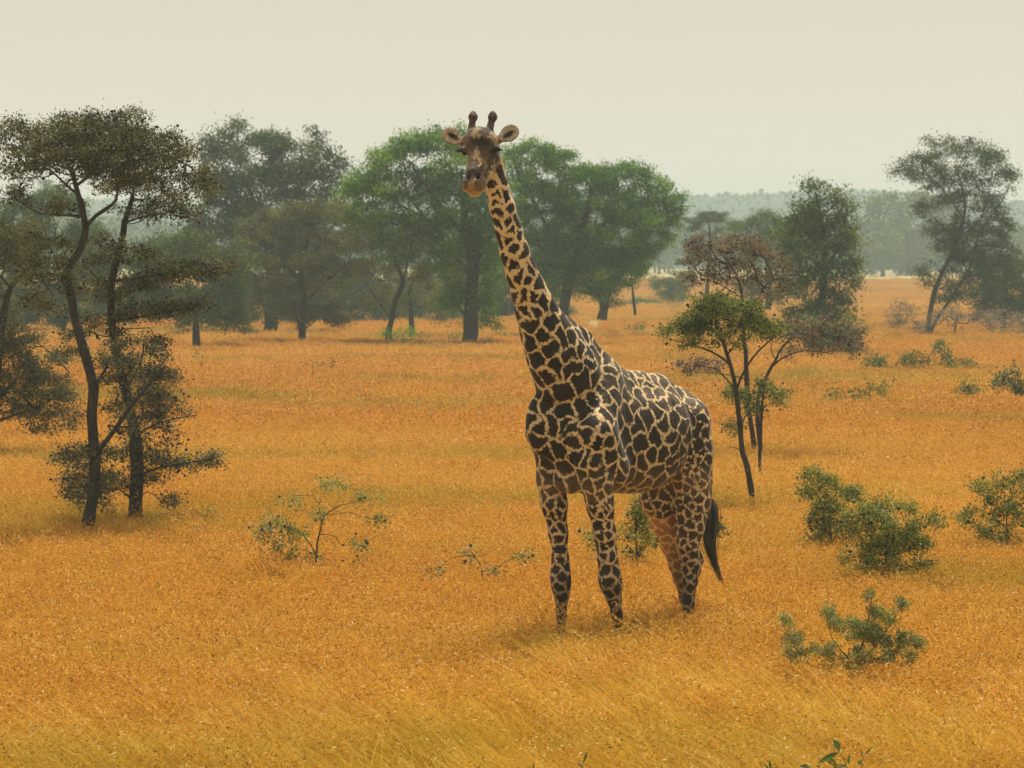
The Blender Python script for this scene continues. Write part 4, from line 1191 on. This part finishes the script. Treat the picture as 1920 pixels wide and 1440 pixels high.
tree('acacia_tree', 'wide green acacia to the right of the giraffe neck with feathery drooping edge', 142.0, 'leaf_bright',
     [[(1056, 602, .34), (1060, 560, .28), (1072, 510, .25), (1088, 450, .2), (1100, 400, .14), (1110, 350, .08)], [(1072, 520, .16), (1040, 460, .13), (1010, 400, .09), (985, 350, .05)], [(1088, 460, .14), (1140, 420, .11), (1190, 390, .07), (1240, 380, .04)]],
     [(965, 305, 34, 30), (1000, 300, 45, 32), (1045, 300, 42, 32), (1075, 330, 36, 26), (1110, 345, 46, 34), (1150, 330, 40, 26), (1185, 330, 40, 26), (1215, 355, 42, 30), (1250, 385, 32, 26), (1265, 410, 18, 20, .7), (1000, 360, 60, 45), (1070, 385, 70, 48), (1150, 390, 70, 45), (1215, 410, 50, 30),
      (1235, 440, 30, 22, .7), (990, 430, 40, 50), (1050, 450, 60, 50), (1120, 450, 60, 45), (1180, 450, 36, 30, .8), (1060, 510, 60, 34), (1010, 480, 50, 50), (1110, 530, 60, 36), (1170, 500, 40, 40), (1200, 460, 30, 30, .8)],
     group=G_, tint_shift=-.04, clump_k=13)
tree('bushy_tree', 'dark rounded tree on two stems under the wide green acacia', 150.0, 'leaf_dark',
     [[(1129, 600, .3), (1134, 570, .22), (1140, 530, .2), (1132, 480, .14), (1120, 440, .08)], [(1095, 600, .14), (1100, 560, .11), (1095, 510, .07)]],
     [(1070, 500, 50, 38), (1120, 510, 45, 40), (1165, 490, 40, 30), (1185, 515, 22, 20, .8), (1140, 545, 34, 24, .8), (1100, 545, 40, 24, .7), (1050, 530, 36, 30, .7)], group=G_)
tree('bushy_tree', 'hazy dull green tree half hidden between neck and thick trunk', 190.0, 'leaf_mid',
     [[(962, 600, .2), (964, 560, .16), (968, 520, .1)]], [(945, 540, 34, 30), (985, 530, 40, 36), (960, 500, 40, 34), (1020, 555, 36, 24, .7)], group=G_, tint_shift=-.2)
tree('dead_tree', 'thin bare pole of a dead tree leaning right of the green acacia', 150.0, 'leaf_dark',
     [[(1191, 590, .09), (1186, 555, .07), (1183, 520, .05), (1180, 492, .03)]], [(1182, 500, 8, 10, .3)], od=.5)
tree('fig_tree', 'tall dark green tree with ragged plumed top left of the giraffe', 150.0, 'leaf_dark',
     [[(508, 612, .4), (510, 560, .32), (508, 500, .28), (500, 440, .2), (480, 380, .14), (450, 320, .08)], [(508, 480, .18), (540, 400, .13), (575, 330, .06)], [(505, 500, .16), (450, 440, .1), (410, 400, .05)]],
     [(435, 248, 20, 22, 1.2), (410, 275, 32, 24), (445, 285, 36, 30), (485, 268, 26, 22), (510, 280, 30, 26), (540, 275, 26, 26), (585, 262, 14, 22, .6), (600, 300, 34, 26), (630, 315, 22, 20, .7), (575, 320, 40, 30), (385, 300, 18, 14, .6), (420, 330, 45, 34), (480, 330, 50, 40), (540, 340, 50, 36), (610, 345, 36, 26),
      (430, 380, 50, 40), (500, 390, 60, 42), (570, 390, 50, 34), (400, 420, 40, 40), (460, 440, 60, 40), (540, 450, 60, 40), (500, 510, 90, 40), (480, 560, 80, 34, .8), (620, 400, 30, 30, .8), (400, 480, 60, 40), (600, 450, 60, 50), (640, 380, 30, 34, .8), (500, 585, 100, 20)],
     clump_k=9, leaf=(.15, .065), clump_r=.45, group='trees on the left of the giraffe')
tree('flat_acacia', 'broad grey olive acacia in layers in front of the dark plumed tree', 130.0, 'leaf_olive',
     [[(566, 630, .2), (567, 590, .15), (570, 550, .13), (562, 505, .11), (575, 460, .08), (590, 420, .05)], [(558, 628, .1), (553, 600, .08), (545, 570, .05)], [(568, 570, .08), (620, 520, .06), (660, 490, .03)], [(564, 520, .08), (510, 470, .06), (470, 440, .03)], [(566, 625, .06), (580, 610, .05), (596, 598, .03)]],
     [(470, 430, 40, 16), (520, 408, 50, 20), (570, 392, 50, 18), (620, 400, 45, 18), (660, 425, 34, 18), (500, 450, 55, 20), (570, 440, 60, 24), (640, 450, 50, 20), (550, 485, 75, 22), (630, 500, 55, 18), (670, 500, 30, 14), (520, 530, 55, 22, .8), (600, 540, 60, 22, .8), (560, 585, 55, 22, .8), (480, 560, 45, 24, .7), (620, 585, 50, 20, .7), (500, 490, 40, 20, .8)],
     group='trees on the left of the giraffe', leaf=(.10, .04), clump_r=.3, clump_k=18)
tree('flat_acacia', 'pale grey acacia with an airy crown on a crooked stem left of the thick trunk', 128.0, 'leaf_olive',
     [[(728, 632, .17), (733, 600, .14), (742, 560, .13), (755, 528, .12), (745, 500, .1), (736, 470, .08), (737, 440, .05)], [(755, 528, .08), (765, 490, .06), (770, 450, .03)], [(735, 595, .05), (710, 560, .04), (690, 530, .02)]],
     [(700, 425, 40, 20), (745, 412, 45, 16), (785, 435, 36, 22), (805, 470, 24, 24), (680, 455, 34, 22), (730, 455, 50, 22, .7), (780, 490, 36, 26, .6), (700, 500, 36, 28, .6), (800, 520, 24, 30, .6), (690, 560, 34, 26, .5)],
     group='trees on the left of the giraffe', leaf=(.10, .04), clump_r=.3, clump_k=15, od=2.8, tint_shift=.06)
tree('bushy_tree', 'slim stemmed pale bushy tree just right of the crooked grey acacia', 140.0, 'leaf_olive',
     [[(772, 612, .15), (770, 580, .12), (768, 550, .1), (775, 510, .06)]], [(775, 520, 34, 30, .7), (800, 560, 34, 30, .7), (750, 570, 30, 26, .5), (820, 590, 26, 20, .5)], group='trees on the left of the giraffe', od=2.6)
tree('bushy_tree', 'mid green spreading tree with a short black stem beside the level thorn branches', 122.0, 'leaf_mid',
     [[(368, 650, .2), (367, 615, .16), (365, 580, .13), (355, 540, .08)], [(366, 590, .08), (400, 550, .06), (425, 520, .03)]],
     [(310, 470, 45, 28), (360, 462, 45, 28), (405, 480, 42, 28), (435, 510, 32, 28), (320, 510, 50, 30), (380, 520, 55, 34), (430, 560, 40, 30), (340, 560, 60, 30), (400, 590, 60, 28), (300, 560, 40, 30), (440, 600, 34, 20, .8), (270, 500, 30, 30)],
     group='trees on the left of the giraffe', tint_shift=-.08)
tree('bushy_tree', 'dull olive tree seen through the trunks of the left thorn trees', 150.0, 'leaf_mid',
     [[(120, 625, .2), (118, 580, .16), (112, 530, .1)]],
     [(60, 400, 60, 36), (110, 380, 50, 34), (20, 440, 50, 40), (90, 460, 70, 40), (150, 440, 45, 34), (60, 520, 80, 40), (150, 520, 60, 40), (100, 580, 90, 30), (210, 560, 50, 40), (200, 490, 40, 34), (10, 580, 60, 40)],
     group='trees on the left of the giraffe', tint_shift=-.15)
tree('bushy_tree', 'shadowy tree filling the gap behind the flat grey acacias', 185.0, 'leaf_dark',
     [[(640, 600, .3), (642, 560, .24), (650, 510, .12)]],
     [(600, 480, 60, 40), (660, 460, 60, 40), (720, 470, 50, 40), (640, 530, 80, 40), (730, 540, 60, 38), (680, 575, 90, 22), (560, 570, 70, 26)],
     group='trees on the left of the giraffe', leaf=(.17, .08), clump_k=9)
tree('bushy_tree', 'hazy tree low behind the bright acacia trunk', 200.0, 'leaf_mid',
     [[(832, 600, .25), (834, 570, .2), (838, 530, .12)]],
     [(800, 540, 50, 36), (850, 530, 50, 40), (820, 580, 60, 18), (900, 560, 50, 30), (890, 590, 50, 10)], group='trees on the left of the giraffe', tint_shift=-.1)

tree('cypress_shaped_tree', 'tall narrow olive tree with a spiky top behind the thorn trees on the right', 114.0, 'leaf_mid',
     [[(1535, 660, .22), (1538, 600, .18), (1544, 540, .15), (1546, 470, .12), (1540, 410, .08), (1528, 360, .04)], [(1544, 500, .08), (1580, 450, .05), (1600, 420, .02)], [(1545, 480, .08), (1500, 430, .05), (1480, 400, .02)], [(1535, 390, .05), (1500, 350, .02)], [(1540, 410, .05), (1570, 380, .03), (1590, 370, .01)]],
     [(1500, 600, 40, 24), (1515, 342, 18, 12, .8), (1545, 358, 24, 14, .8), (1530, 385, 34, 18, .9), (1570, 385, 26, 16, .8), (1505, 410, 36, 20), (1555, 415, 45, 24), (1490, 440, 36, 22), (1540, 455, 55, 28), (1585, 450, 30, 26), (1500, 490, 42, 32), (1560, 500, 48, 34), (1598, 500, 20, 22, .7), (1520, 540, 55, 30), (1575, 550, 36, 26), (1530, 585, 55, 24)],
     tint_shift=-.05)
tree('leafy_shrub', 'dull green shrub at the foot of the narrow olive tree', 112.0, 'leaf_mid', [[(1560, 668, .05), (1562, 640, .04), (1566, 610, .02)]],
     [(1575, 625, 34, 34), (1545, 640, 40, 24), (1600, 650, 20, 18, .7), (1520, 620, 34, 26, .8), (1560, 660, 36, 10, .7)], cat='shrub', tint_shift=-.05)
tree('flat_acacia', 'hazy umbrella acacia left of the narrow tree, dark flat top', 200.0, 'leaf_dark',
     [[(1325, 580, .2), (1328, 520, .16), (1332, 460, .1), (1330, 420, .05)]], [(1305, 415, 24, 10), (1335, 410, 34, 12), (1365, 425, 20, 10, .8), (1320, 440, 34, 18, .6), (1300, 480, 34, 30, .5)], group='hazy acacias on the right', flat=.3)
tree('flat_acacia', 'hazy green acacia touching the narrow tree on its left', 185.0, 'leaf_mid',
     [[(1440, 580, .24), (1442, 520, .2), (1440, 460, .12), (1435, 430, .05)]], [(1400, 425, 34, 16), (1440, 415, 36, 18), (1475, 425, 30, 20), (1430, 455, 60, 24), (1470, 480, 40, 34), (1400, 480, 45, 24, .6), (1440, 540, 60, 30, .6)], group='hazy acacias on the right')
tree('leafy_shrub', 'pale hazy shrub in the far field left of the brown thorn crown', 230.0, 'leaf_mid',
     [[(1255, 560, .1), (1255, 545, .07), (1252, 530, .04)]], [(1245, 535, 28, 22), (1275, 530, 24, 24), (1262, 555, 36, 10)], cat='shrub')
tree('leafy_shrub', 'low hazy bush in the far field beside the dead pole', 240.0, 'leaf_mid',
     [[(1215, 580, .08), (1215, 570, .05), (1214, 560, .03)]], [(1210, 570, 40, 12), (1160, 578, 40, 10)], cat='shrub')

tree('windswept_tree', 'tall dark airy tree at the right leaning up from two slanted stems', 147.0, 'leaf_dark',
     [[(1740, 624, .16), (1743, 585, .14), (1752, 545, .13), (1768, 505, .12), (1785, 470, .11), (1800, 430, .1), (1808, 390, .08), (1800, 350, .05), (1790, 310, .03)],
      [(1750, 624, .15), (1768, 590, .13), (1790, 555, .12), (1815, 520, .11), (1832, 480, .09), (1838, 440, .07), (1850, 390, .05), (1860, 340, .03)],
      [(1805, 410, .07), (1770, 360, .05), (1730, 320, .03), (1690, 300, .015)], [(1790, 460, .05), (1755, 420, .04), (1735, 400, .02)], [(1835, 470, .06), (1880, 470, .04), (1915, 478, .02)], [(1838, 440, .06), (1880, 380, .04), (1900, 340, .02)]],
     [(1690, 325, 26, 14, .7), (1715, 300, 34, 22, .8), (1765, 285, 40, 22), (1810, 282, 34, 20), (1860, 300, 34, 22), (1888, 325, 22, 14, .7), (1740, 330, 45, 24), (1795, 325, 50, 30), (1850, 335, 45, 26), (1735, 395, 30, 20, .7), (1790, 370, 40, 26), (1850, 380, 36, 30),
      (1760, 440, 34, 24, .7), (1810, 430, 45, 36), (1865, 430, 45, 34), (1895, 410, 22, 20, .6), (1800, 490, 50, 34), (1850, 500, 60, 40), (1780, 540, 50, 30, .8), (1740, 520, 24, 30, .6), (1850, 560, 60, 34, .8), (1890, 480, 30, 30, .7)],
     group='right edge trees', clump_k=11, od=3.0)
tree('bushy_tree', 'dark green thicket tree low at the right edge', 155.0, 'leaf_dark',
     [[(1880, 612, .2), (1882, 580, .16), (1888, 540, .1)]], [(1860, 540, 40, 36), (1900, 520, 40, 34), (1930, 540, 40, 44), (1880, 580, 50, 26), (1930, 590, 50, 20), (1970, 560, 50, 50)], group='right edge trees')
tree('dry_scrub', 'dry brownish scrub spreading around the slanted stems', 143.0, 'leaf_brown',
     [[(1790, 625, .05), (1792, 610, .04), (1796, 590, .02)]], [(1700, 590, 26, 20, .7), (1730, 605, 40, 14, .7), (1780, 595, 45, 18, .7), (1840, 600, 50, 16, .8), (1900, 605, 50, 14, .8), (1690, 610, 20, 10, .5)], cat='scrub', od=2.6)

for i, (x0, x1, D, lab, mt, y0) in enumerate(((250, 420, 172, 'dark undergrowth thicket behind the mid green tree on the left', 'leaf_dark', 560), (430, 560, 178, 'dark thicket under the plumed tree, left of the broad grey acacia stem', 'leaf_dark', 545),
      (560, 720, 176, 'dark thicket between the broad grey acacia and the crooked one', 'leaf_dark', 550), (720, 850, 182, 'olive undergrowth between the crooked acacia and the thick trunk', 'leaf_mid', 560),
      (920, 1050, 190, 'hazy undergrowth under the wide green acacia, behind the giraffe neck', 'leaf_mid', 572), (0, 200, 165, 'shadowed undergrowth behind the left thorn trunks', 'leaf_mid', 560))):
    lb = [(x, rng.uniform(y0, y0 + 16), rng.uniform(26, 36), rng.uniform(20, 30)) for x in np.linspace(x0 + 10, x1 - 10, int((x1 - x0) / 26))] + [(x, 592, 28, 12) for x in np.linspace(x0, x1, int((x1 - x0) / 30))]
    xm = (x0 + x1) / 2
    shrub('thicket', lab, D, mt, [[(xm, 602, .12), (xm + 4, 585, .09), (xm + 6, 565, .05)]], lb, leaf=(.16, .07), clump_k=9, clump_r=.4, od=3.6, cat='thicket', tint_shift=-.08)

# far wood across the plain and trees at its front edge
def far_wood():
    rows = []
    for x in np.concatenate([np.arange(-60, 150, 6.5), np.arange(-150, -60, 9), np.arange(150, 240, 9)]):
        for k in range(4):
            D = 545 + k * 26 + rng.uniform(-8, 8)
            rows.append((x + rng.uniform(-4, 4), D, rng.uniform(8.0, 11.0) + 2.2 * math.sin(x * .055 + .6), rng.uniform(4.5, 7)))
    Vs, T = [], []
    cnt = 0; Fs = []
    for x, D, h, w in rows:
        n = 560
        q = rand_dirs(n) * (rng.uniform(.4, 1, n) ** .5)[:, None]
        C = np.array([x, D, 1.4 + h * .53]) + q * np.array([w, w, h * .47])
        V, F = rhombs(C, rand_dirs(n), rand_dirs(n), rng.uniform(.5, 1.1, n), rng.uniform(.35, .7, n))
        Vs.append(V); Fs.append(F + cnt); cnt += len(V); T.append(np.repeat(np.clip(rng.normal(.45, .2, n), 0, 1), 4))
        A = np.array([[x, D, 1.2]]); B = A + np.array([[rng.uniform(-.5, .5), 0, h * .5]])
        V, F = prisms(A, B, np.array([.28]), np.array([.15]), 5); Vs.append(V); Fs.append(F + cnt); cnt += len(V); T.append(np.zeros(len(V)))
    me = mesh_from('far_wood', np.concatenate(Vs), np.concatenate(Fs)); attr(me, 'tint', np.concatenate(T))
    o = part('far_wood', me, M['leaf_dark'])
    tag(o, 'blue green wood across the far side of the plain, trunks lost in haze', 'wood', kind='stuff')
far_wood()
tree('umbrella_tree', 'large hazy round crowned tree at the front edge of the far wood', 500.0, 'leaf_mid',
     [[(1703, 520, .6), (1703, 480, .45), (1700, 430, .3)]],
     [(1650, 400, 40, 26), (1700, 385, 50, 26), (1750, 390, 45, 26), (1660, 440, 50, 40), (1720, 440, 60, 45), (1690, 480, 70, 26), (1620, 470, 30, 26)], leaf=(.5, .3), clump_k=1.2, clump_r=1.1, twig=.02, od=3.6)
tree('dark_far_tree', 'hazy spreading tree right of the round crowned one, at the edge of the wood', 480.0, 'leaf_mid',
     [[(1655, 522, .5), (1655, 500, .4), (1652, 470, .3)]],
     [(1640, 470, 36, 26), (1670, 460, 30, 24), (1650, 492, 44, 14)], leaf=(.5, .3), clump_k=1.2, clump_r=1.0, twig=.02, od=3.6)
# canopy on the far ridge
n = 26000
gi_ = rng.integers(0, hv.shape[0] - 4, n); gj_ = rng.integers(0, hv.shape[1], n)
C = hv[gi_, gj_] + rng.normal(size=(n, 3)) * np.array([1.5, 6, .35])
Vv, Fv = rhombs(C, rand_dirs(n), rand_dirs(n), rng.uniform(1.2, 3, n), rng.uniform(.9, 2.2, n))
me = mesh_from('ridge_forest', Vv, Fv); attr(me, 'tint', np.repeat(rng.uniform(0, 1, n), 4))
tag(part('ridge_forest', me, M['leaf_dark']), 'pale forest covering the far ridge under the sky', 'forest', kind='stuff')

# ------------------------------------------------------------------ shrubs in the grass
S1 = 'shrubs standing in the grass'
shrub('thorn_shrub', 'sparse pale green thorn sapling in the open grass left of the giraffe', 34.0, 'leaf_bush',
      [[(593, 1060, .014), (596, 1020, .012), (604, 985, .010), (612, 965, .008), (640, 948, .005), (700, 935, .003)], [(592, 1040, .01), (570, 1005, .008), (540, 985, .005), (500, 990, .003)], [(604, 980, .007), (598, 940, .005), (585, 915, .004), (630, 900, .002)], [(612, 968, .006), (655, 962, .004)], [(593, 1040, .008), (560, 1030, .005), (525, 1040, .003)]],
      [(630, 908, 42, 11), (560, 935, 32, 9), (690, 934, 34, 7, .9), (600, 968, 26, 9), (520, 985, 34, 14), (550, 1000, 28, 14, .9), (490, 1005, 20, 10, .8), (545, 1025, 26, 16), (640, 1015, 26, 16, .9), (680, 1025, 14, 10, .8), (600, 1050, 34, 14, .6), (540, 1050, 20, 12, .8), (660, 1065, 22, 9, .6), (720, 975, 26, 6, .5)],
      galls=44, thorns=220, group=S1, od=2.0)
shrub('thorn_shrub', 'faint low sprigs barely above the grass left of the front hooves', 32.4, 'leaf_bush',
      [[(905, 1090, .008), (900, 1060, .006), (880, 1030, .003)], [(905, 1085, .006), (940, 1055, .004), (985, 1035, .002)]],
      [(880, 1040, 34, 12, .8), (925, 1070, 34, 10, .8), (965, 1040, 26, 7, .8), (830, 1075, 24, 8, .5)], galls=14, thorns=60, group=S1, od=1.6)
shrub('thorn_shrub', 'green thorn shrub seen between the giraffe front and hind legs', 34.0, 'leaf_bush',
      [[(1195, 1060, .014), (1192, 1020, .012), (1190, 980, .008), (1200, 940, .005)], [(1195, 1045, .009), (1230, 1010, .006), (1280, 985, .004), (1345, 990, .002)], [(1194, 1040, .008), (1165, 1010, .005)]],
      [(1190, 945, 28, 16), (1210, 970, 26, 18), (1180, 985, 30, 18, .9), (1200, 1010, 40, 16, .9), (1150, 1020, 34, 14, .6), (1350, 990, 16, 9, .9), (1200, 1040, 40, 12, .6), (1110, 1010, 20, 12, .4)], galls=60, thorns=90, group=S1, od=2.8)
shrub('thorn_shrub', 'upright leafy thorn shrub, upper left of the two joined bushes on the right', 36.4, 'leaf_bush',
      [[(1560, 1020, .014), (1555, 980, .012), (1548, 940, .008), (1525, 900, .004)], [(1557, 985, .009), (1585, 950, .006), (1600, 920, .003)], [(1558, 1000, .006), (1520, 985, .003)]],
      [(1520, 888, 24, 14), (1545, 905, 30, 18), (1530, 930, 28, 22), (1575, 925, 30, 20), (1600, 930, 26, 14, .8), (1550, 960, 40, 22), (1515, 975, 26, 8, .8), (1570, 990, 44, 18), (1540, 1005, 40, 14, .9), (1600, 1000, 26, 16, .8)], galls=70, thorns=120, group=S1, od=3.2)
shrub('thorn_shrub', 'dense dark green thorn shrub, lower right of the two joined bushes', 32.8, 'leaf_bush',
      [[(1660, 1080, .016), (1662, 1040, .013), (1665, 1000, .010), (1650, 960, .006)], [(1662, 1045, .010), (1700, 1005, .007), (1760, 975, .003)], [(1661, 1050, .009), (1620, 1010, .006), (1600, 980, .003)]],
      [(1630, 952, 34, 11), (1685, 950, 34, 10), (1600, 975, 26, 14, .8), (1665, 982, 45, 20, 1.1), (1710, 985, 32, 18), (1745, 975, 26, 8, .9), (1640, 1010, 42, 20, .9), (1695, 1018, 50, 20, 1.1), (1730, 1015, 26, 16, .8), (1600, 1045, 24, 12, .7), (1650, 1045, 50, 20, 1.1), (1640, 1070, 60, 14, .8), (1700, 1075, 50, 12, .8), (1710, 1055, 38, 14, .8), (1730, 1065, 30, 8, .7)], galls=80, thorns=160, group=S1, od=3.6)
shrub('thorn_shrub', 'green thorn shrub with flat sprays cut by the right edge', 36.6, 'leaf_bush',
      [[(1890, 1020, .014), (1888, 985, .012), (1892, 950, .008), (1905, 910, .004)], [(1889, 985, .008), (1850, 970, .005), (1810, 965, .003)], [(1890, 965, .007), (1850, 930, .004), (1820, 915, .002)]],
      [(1870, 905, 36, 12), (1910, 895, 26, 12), (1830, 918, 22, 8, .8), (1890, 935, 40, 18, 1.2), (1930, 930, 30, 20), (1840, 958, 30, 10, .9), (1900, 970, 45, 20, 1.1), (1820, 975, 18, 7, .8), (1870, 1000, 44, 16, .9), (1900, 1020, 44, 12, .7), (1960, 950, 40, 40)], galls=60, thorns=140, group=S1, od=3.2)
shrub('spiky_shrub', 'spiky pale thorned shrub low in the right foreground', 25.0, 'leaf_bush',
      [[(1600, 1270, .012), (1610, 1230, .010), (1622, 1190, .007), (1632, 1140, .004), (1634, 1112, .002)], [(1606, 1240, .008), (1655, 1190, .006), (1690, 1130, .002)], [(1602, 1250, .008), (1560, 1200, .005), (1550, 1160, .002)], [(1600, 1262, .007), (1520, 1240, .005), (1480, 1190, .004), (1465, 1155, .002)], [(1606, 1250, .006), (1680, 1220, .004), (1715, 1185, .002)], [(1598, 1258, .006), (1550, 1225, .004), (1530, 1190, .002)]],
      [(1632, 1125, 8, 16, 1.2), (1640, 1155, 18, 14, 1.1), (1672, 1160, 18, 14), (1686, 1135, 8, 10), (1570, 1160, 24, 10), (1600, 1165, 26, 12), (1556, 1150, 8, 12, .8), (1620, 1185, 40, 14, 1.2), (1655, 1195, 36, 16, 1.3), (1700, 1200, 24, 16), (1560, 1180, 14, 14, .8), (1470, 1165, 9, 20), (1488, 1200, 16, 16), (1500, 1225, 30, 14, .9), (1555, 1220, 40, 14, .8), (1620, 1230, 60, 16, .8), (1690, 1230, 36, 16, .8), (1560, 1245, 60, 10, .5), (1722, 1210, 12, 8)],
      leaf=(.026, .009), od=3.8, clump_k=360, clump_r=.05, thorns=900, group=S1, tint_shift=.02)
# low shrubs further out
S2 = 'low shrubs in the middle distance'
shrub('low_shrub', 'long low green shrub patch in the field at the right', 96.0, 'leaf_mid', [[(1680, 700, .03), (1682, 685, .02), (1690, 672, .01)]],
      [(1650, 680, 34, 11), (1690, 676, 34, 10), (1730, 680, 40, 12), (1770, 655, 34, 14, .6), (1780, 680, 36, 12, .8), (1820, 684, 26, 7, .6), (1640, 690, 40, 7, .6)], group=S2, tint_shift=.08)
shrub('low_shrub', 'small sparse green shrub below the long patch, left one of the row', 74.0, 'leaf_mid', [[(1630, 755, .02), (1630, 742, .015), (1632, 730, .01)]],
      [(1632, 732, 26, 13, .9), (1600, 745, 34, 8, .5), (1560, 738, 12, 10, .4)], group=S2)
shrub('low_shrub', 'rounded small green shrub below the long patch, middle one of the row', 76.0, 'leaf_mid', [[(1818, 750, .02), (1818, 740, .015), (1818, 728, .01)]],
      [(1818, 732, 28, 13), (1800, 740, 18, 8, .6)], group=S2)
shrub('low_shrub', 'dark green shrub below the long patch at the right edge', 76.0, 'leaf_dark', [[(1905, 750, .02), (1905, 735, .016), (1908, 715, .01)]],
      [(1905, 705, 26, 14), (1885, 722, 22, 12), (1915, 725, 30, 16), (1945, 710, 30, 20)], group=S2)
shrub('low_shrub', 'fresh green leafy shrub at the foot of the crooked grey acacia', 118.0, 'leaf_bright', [[(755, 645, .02), (755, 638, .015), (756, 628, .01)]],
      [(738, 632, 14, 9), (765, 632, 18, 9), (768, 620, 6, 8, .8), (725, 622, 6, 6, .7)], group=S2, tint_shift=.1)
shrub('low_shrub', 'dull scrubby shrub beside the base of the thick trunk', 122.0, 'leaf_olive', [[(858, 645, .02), (858, 640, .015), (858, 632, .01)]],
      [(856, 638, 14, 8, .8), (820, 645, 34, 5, .5), (900, 640, 20, 6, .5)], group=S2)
shrub('low_shrub', 'faint green tuft in the orange field below the flat grey acacia', 88.0, 'leaf_mid', [[(622, 690, .015), (622, 680, .01), (622, 670, .006)]],
      [(622, 678, 20, 12, .5), (590, 685, 14, 6, .3)], group=S2, od=.8)
shrub('low_shrub', 'faint green tuft in the field below the short black stem', 92.0, 'leaf_mid', [[(378, 690, .015), (378, 682, .01), (378, 672, .006)]],
      [(378, 676, 16, 12, .6)], group=S2, od=.8)
shrub('low_shrub', 'tiny green bush in the field between giraffe neck and thorn tree', 150.0, 'leaf_bright', [[(1190, 622, .02), (1190, 617, .015), (1190, 612, .01)]],
      [(1190, 615, 16, 6)], group=S2)
shrub('low_shrub', 'small green weeds at the foot of the second left thorn tree', 39.0, 'leaf_bush', [[(330, 990, .006), (330, 975, .005), (332, 960, .003)]],
      [(310, 970, 24, 12, .6), (345, 968, 18, 12, .6), (388, 965, 8, 12, .7), (280, 975, 20, 10, .5)], group=S2, od=1.0)

# broad leaved seedlings at the bottom of the view
def broad_leaf_mesh(base, dir_, up, L, W, bend):
    dir_ = dir_ / np.linalg.norm(dir_); side = np.cross(dir_, up); side /= np.linalg.norm(side); n_ = np.cross(side, dir_)
    V, F = [], []
    K = 9
    for i in range(K + 1):
        u = i / K
        w = W * math.sin(math.pi * min(1, u * 1.02) ** .85) * .5 * (1 if u < .98 else .2)
        c = base + dir_ * L * u - n_ * bend * L * u * u
        V += [c + side * w + n_ * w * .35, c, c - side * w + n_ * w * .35]
    for i in range(K):
        for j in (0, 1):
            a = i * 3 + j; F.append((a, a + 1, a + 4, a + 3))
    return np.array(V), np.array(F)
def seedling(label, D, stems, leaves, group=None):
    base = at(*stems[0][0][:2], D); gz = (base[0], D, 0)
    root = empty('broad_leaf_plant', gz, label, 'plant', group)
    ps = []
    for st in stems:
        pts = np.array([[*at(x, y, D), r] for x, y, r in st])
        if st is stems[0]: pts = np.vstack([[base[0], base[1], -.02, pts[0, 3]], pts])
        ps.append(tube(resample(pts, .02), 6))
    part('stem', mesh_from('stem', *joined(ps), smooth=True), M['leaf_broad_stem'], root, gz)
    for x0, y0, x1, y1, w, by in leaves:
        a, b = at(x0, y0, D), at(x1, y1, D + by); d = b - a; L = np.linalg.norm(d)
        V, F = broad_leaf_mesh(a, d, np.array([rng.uniform(-.3, .3), -1.0, .7]), L * 1.05, w, rng.uniform(.05, .18))
        me = mesh_from('leaf', V, F, True); attr(me, 'tint', np.clip(np.full(len(V), rng.uniform(.3, .7)) + rng.normal(0, .08, len(V)), 0, 1))
        part('leaf', me, M['leaf_broad'], root, gz)
M['leaf_broad_stem'] = plain_mat('brown_green_stem', (.14, .11, .04), .6)
seedling('broad leaved green seedling poking up at the bottom right, largest leaves', 19.6,
         [[(1596, 1470, .004), (1588, 1440, .0035), (1580, 1420, .003), (1568, 1402, .002)], [(1560, 1470, .003), (1536, 1440, .003), (1548, 1425, .002)], [(1614, 1470, .003), (1618, 1422, .002), (1632, 1402, .0015)]],
         [(1574, 1408, 1563, 1386, .042, .02), (1572, 1411, 1534, 1428, .034, -.03), (1548, 1422, 1572, 1436, .040, -.04), (1590, 1432, 1593, 1415, .020, 0), (1617, 1426, 1608, 1434, .026, -.02), (1618, 1420, 1613, 1403, .010, 0), (1622, 1414, 1636, 1399, .010, 0), (1588, 1436, 1560, 1440, .034, -.03), (1520, 1440, 1500, 1436, .034, 0)], 'broad leaved seedlings along the bottom')
seedling('slim seedling with a single raised leaf at the bottom below the forelegs', 19.6,
         [[(1088, 1470, .003), (1092, 1440, .0025), (1095, 1425, .002)]], [(1094, 1430, 1101, 1410, .016, 0), (1092, 1440, 1082, 1430, .014, 0), (1000, 1445, 1000, 1431, .012, 0)], 'broad leaved seedlings along the bottom')
seedling('small dark leaf tip at the bottom edge left of the largest seedling', 19.6,
         [[(1446, 1475, .003), (1445, 1448, .0025), (1444, 1438, .002)]], [(1445, 1442, 1443, 1425, .018, 0), (1446, 1446, 1432, 1432, .014, 0), (1448, 1446, 1459, 1436, .014, 0)], 'broad leaved seedlings along the bottom')

# ------------------------------------------------------------------ haze
def haze_box():
    x, y0, y1, z0, z1 = 905, -65, 1290, -1.2, 34
    V = [(a, b, c) for a in (-x, x) for b in (y0, y1) for c in (z0, z1)]
    F = [(0, 1, 3, 2), (4, 6, 7, 5), (0, 4, 5, 1), (2, 3, 7, 6), (0, 2, 6, 4), (1, 5, 7, 3)]
    m, nt, out = new_mat('thin_haze')
    v = N(nt, 'ShaderNodeVolumePrincipled', Density=HAZE_DENSITY)
    v.inputs['Color'].default_value = HAZE_COLOR
    v.inputs['Anisotropy'].default_value = 0.2
    nt.links.new(v.outputs[0], out.inputs['Volume'])
    o = part('haze', mesh_from('haze', V, F), m)
    o['kind'] = 'stuff'
haze_box()
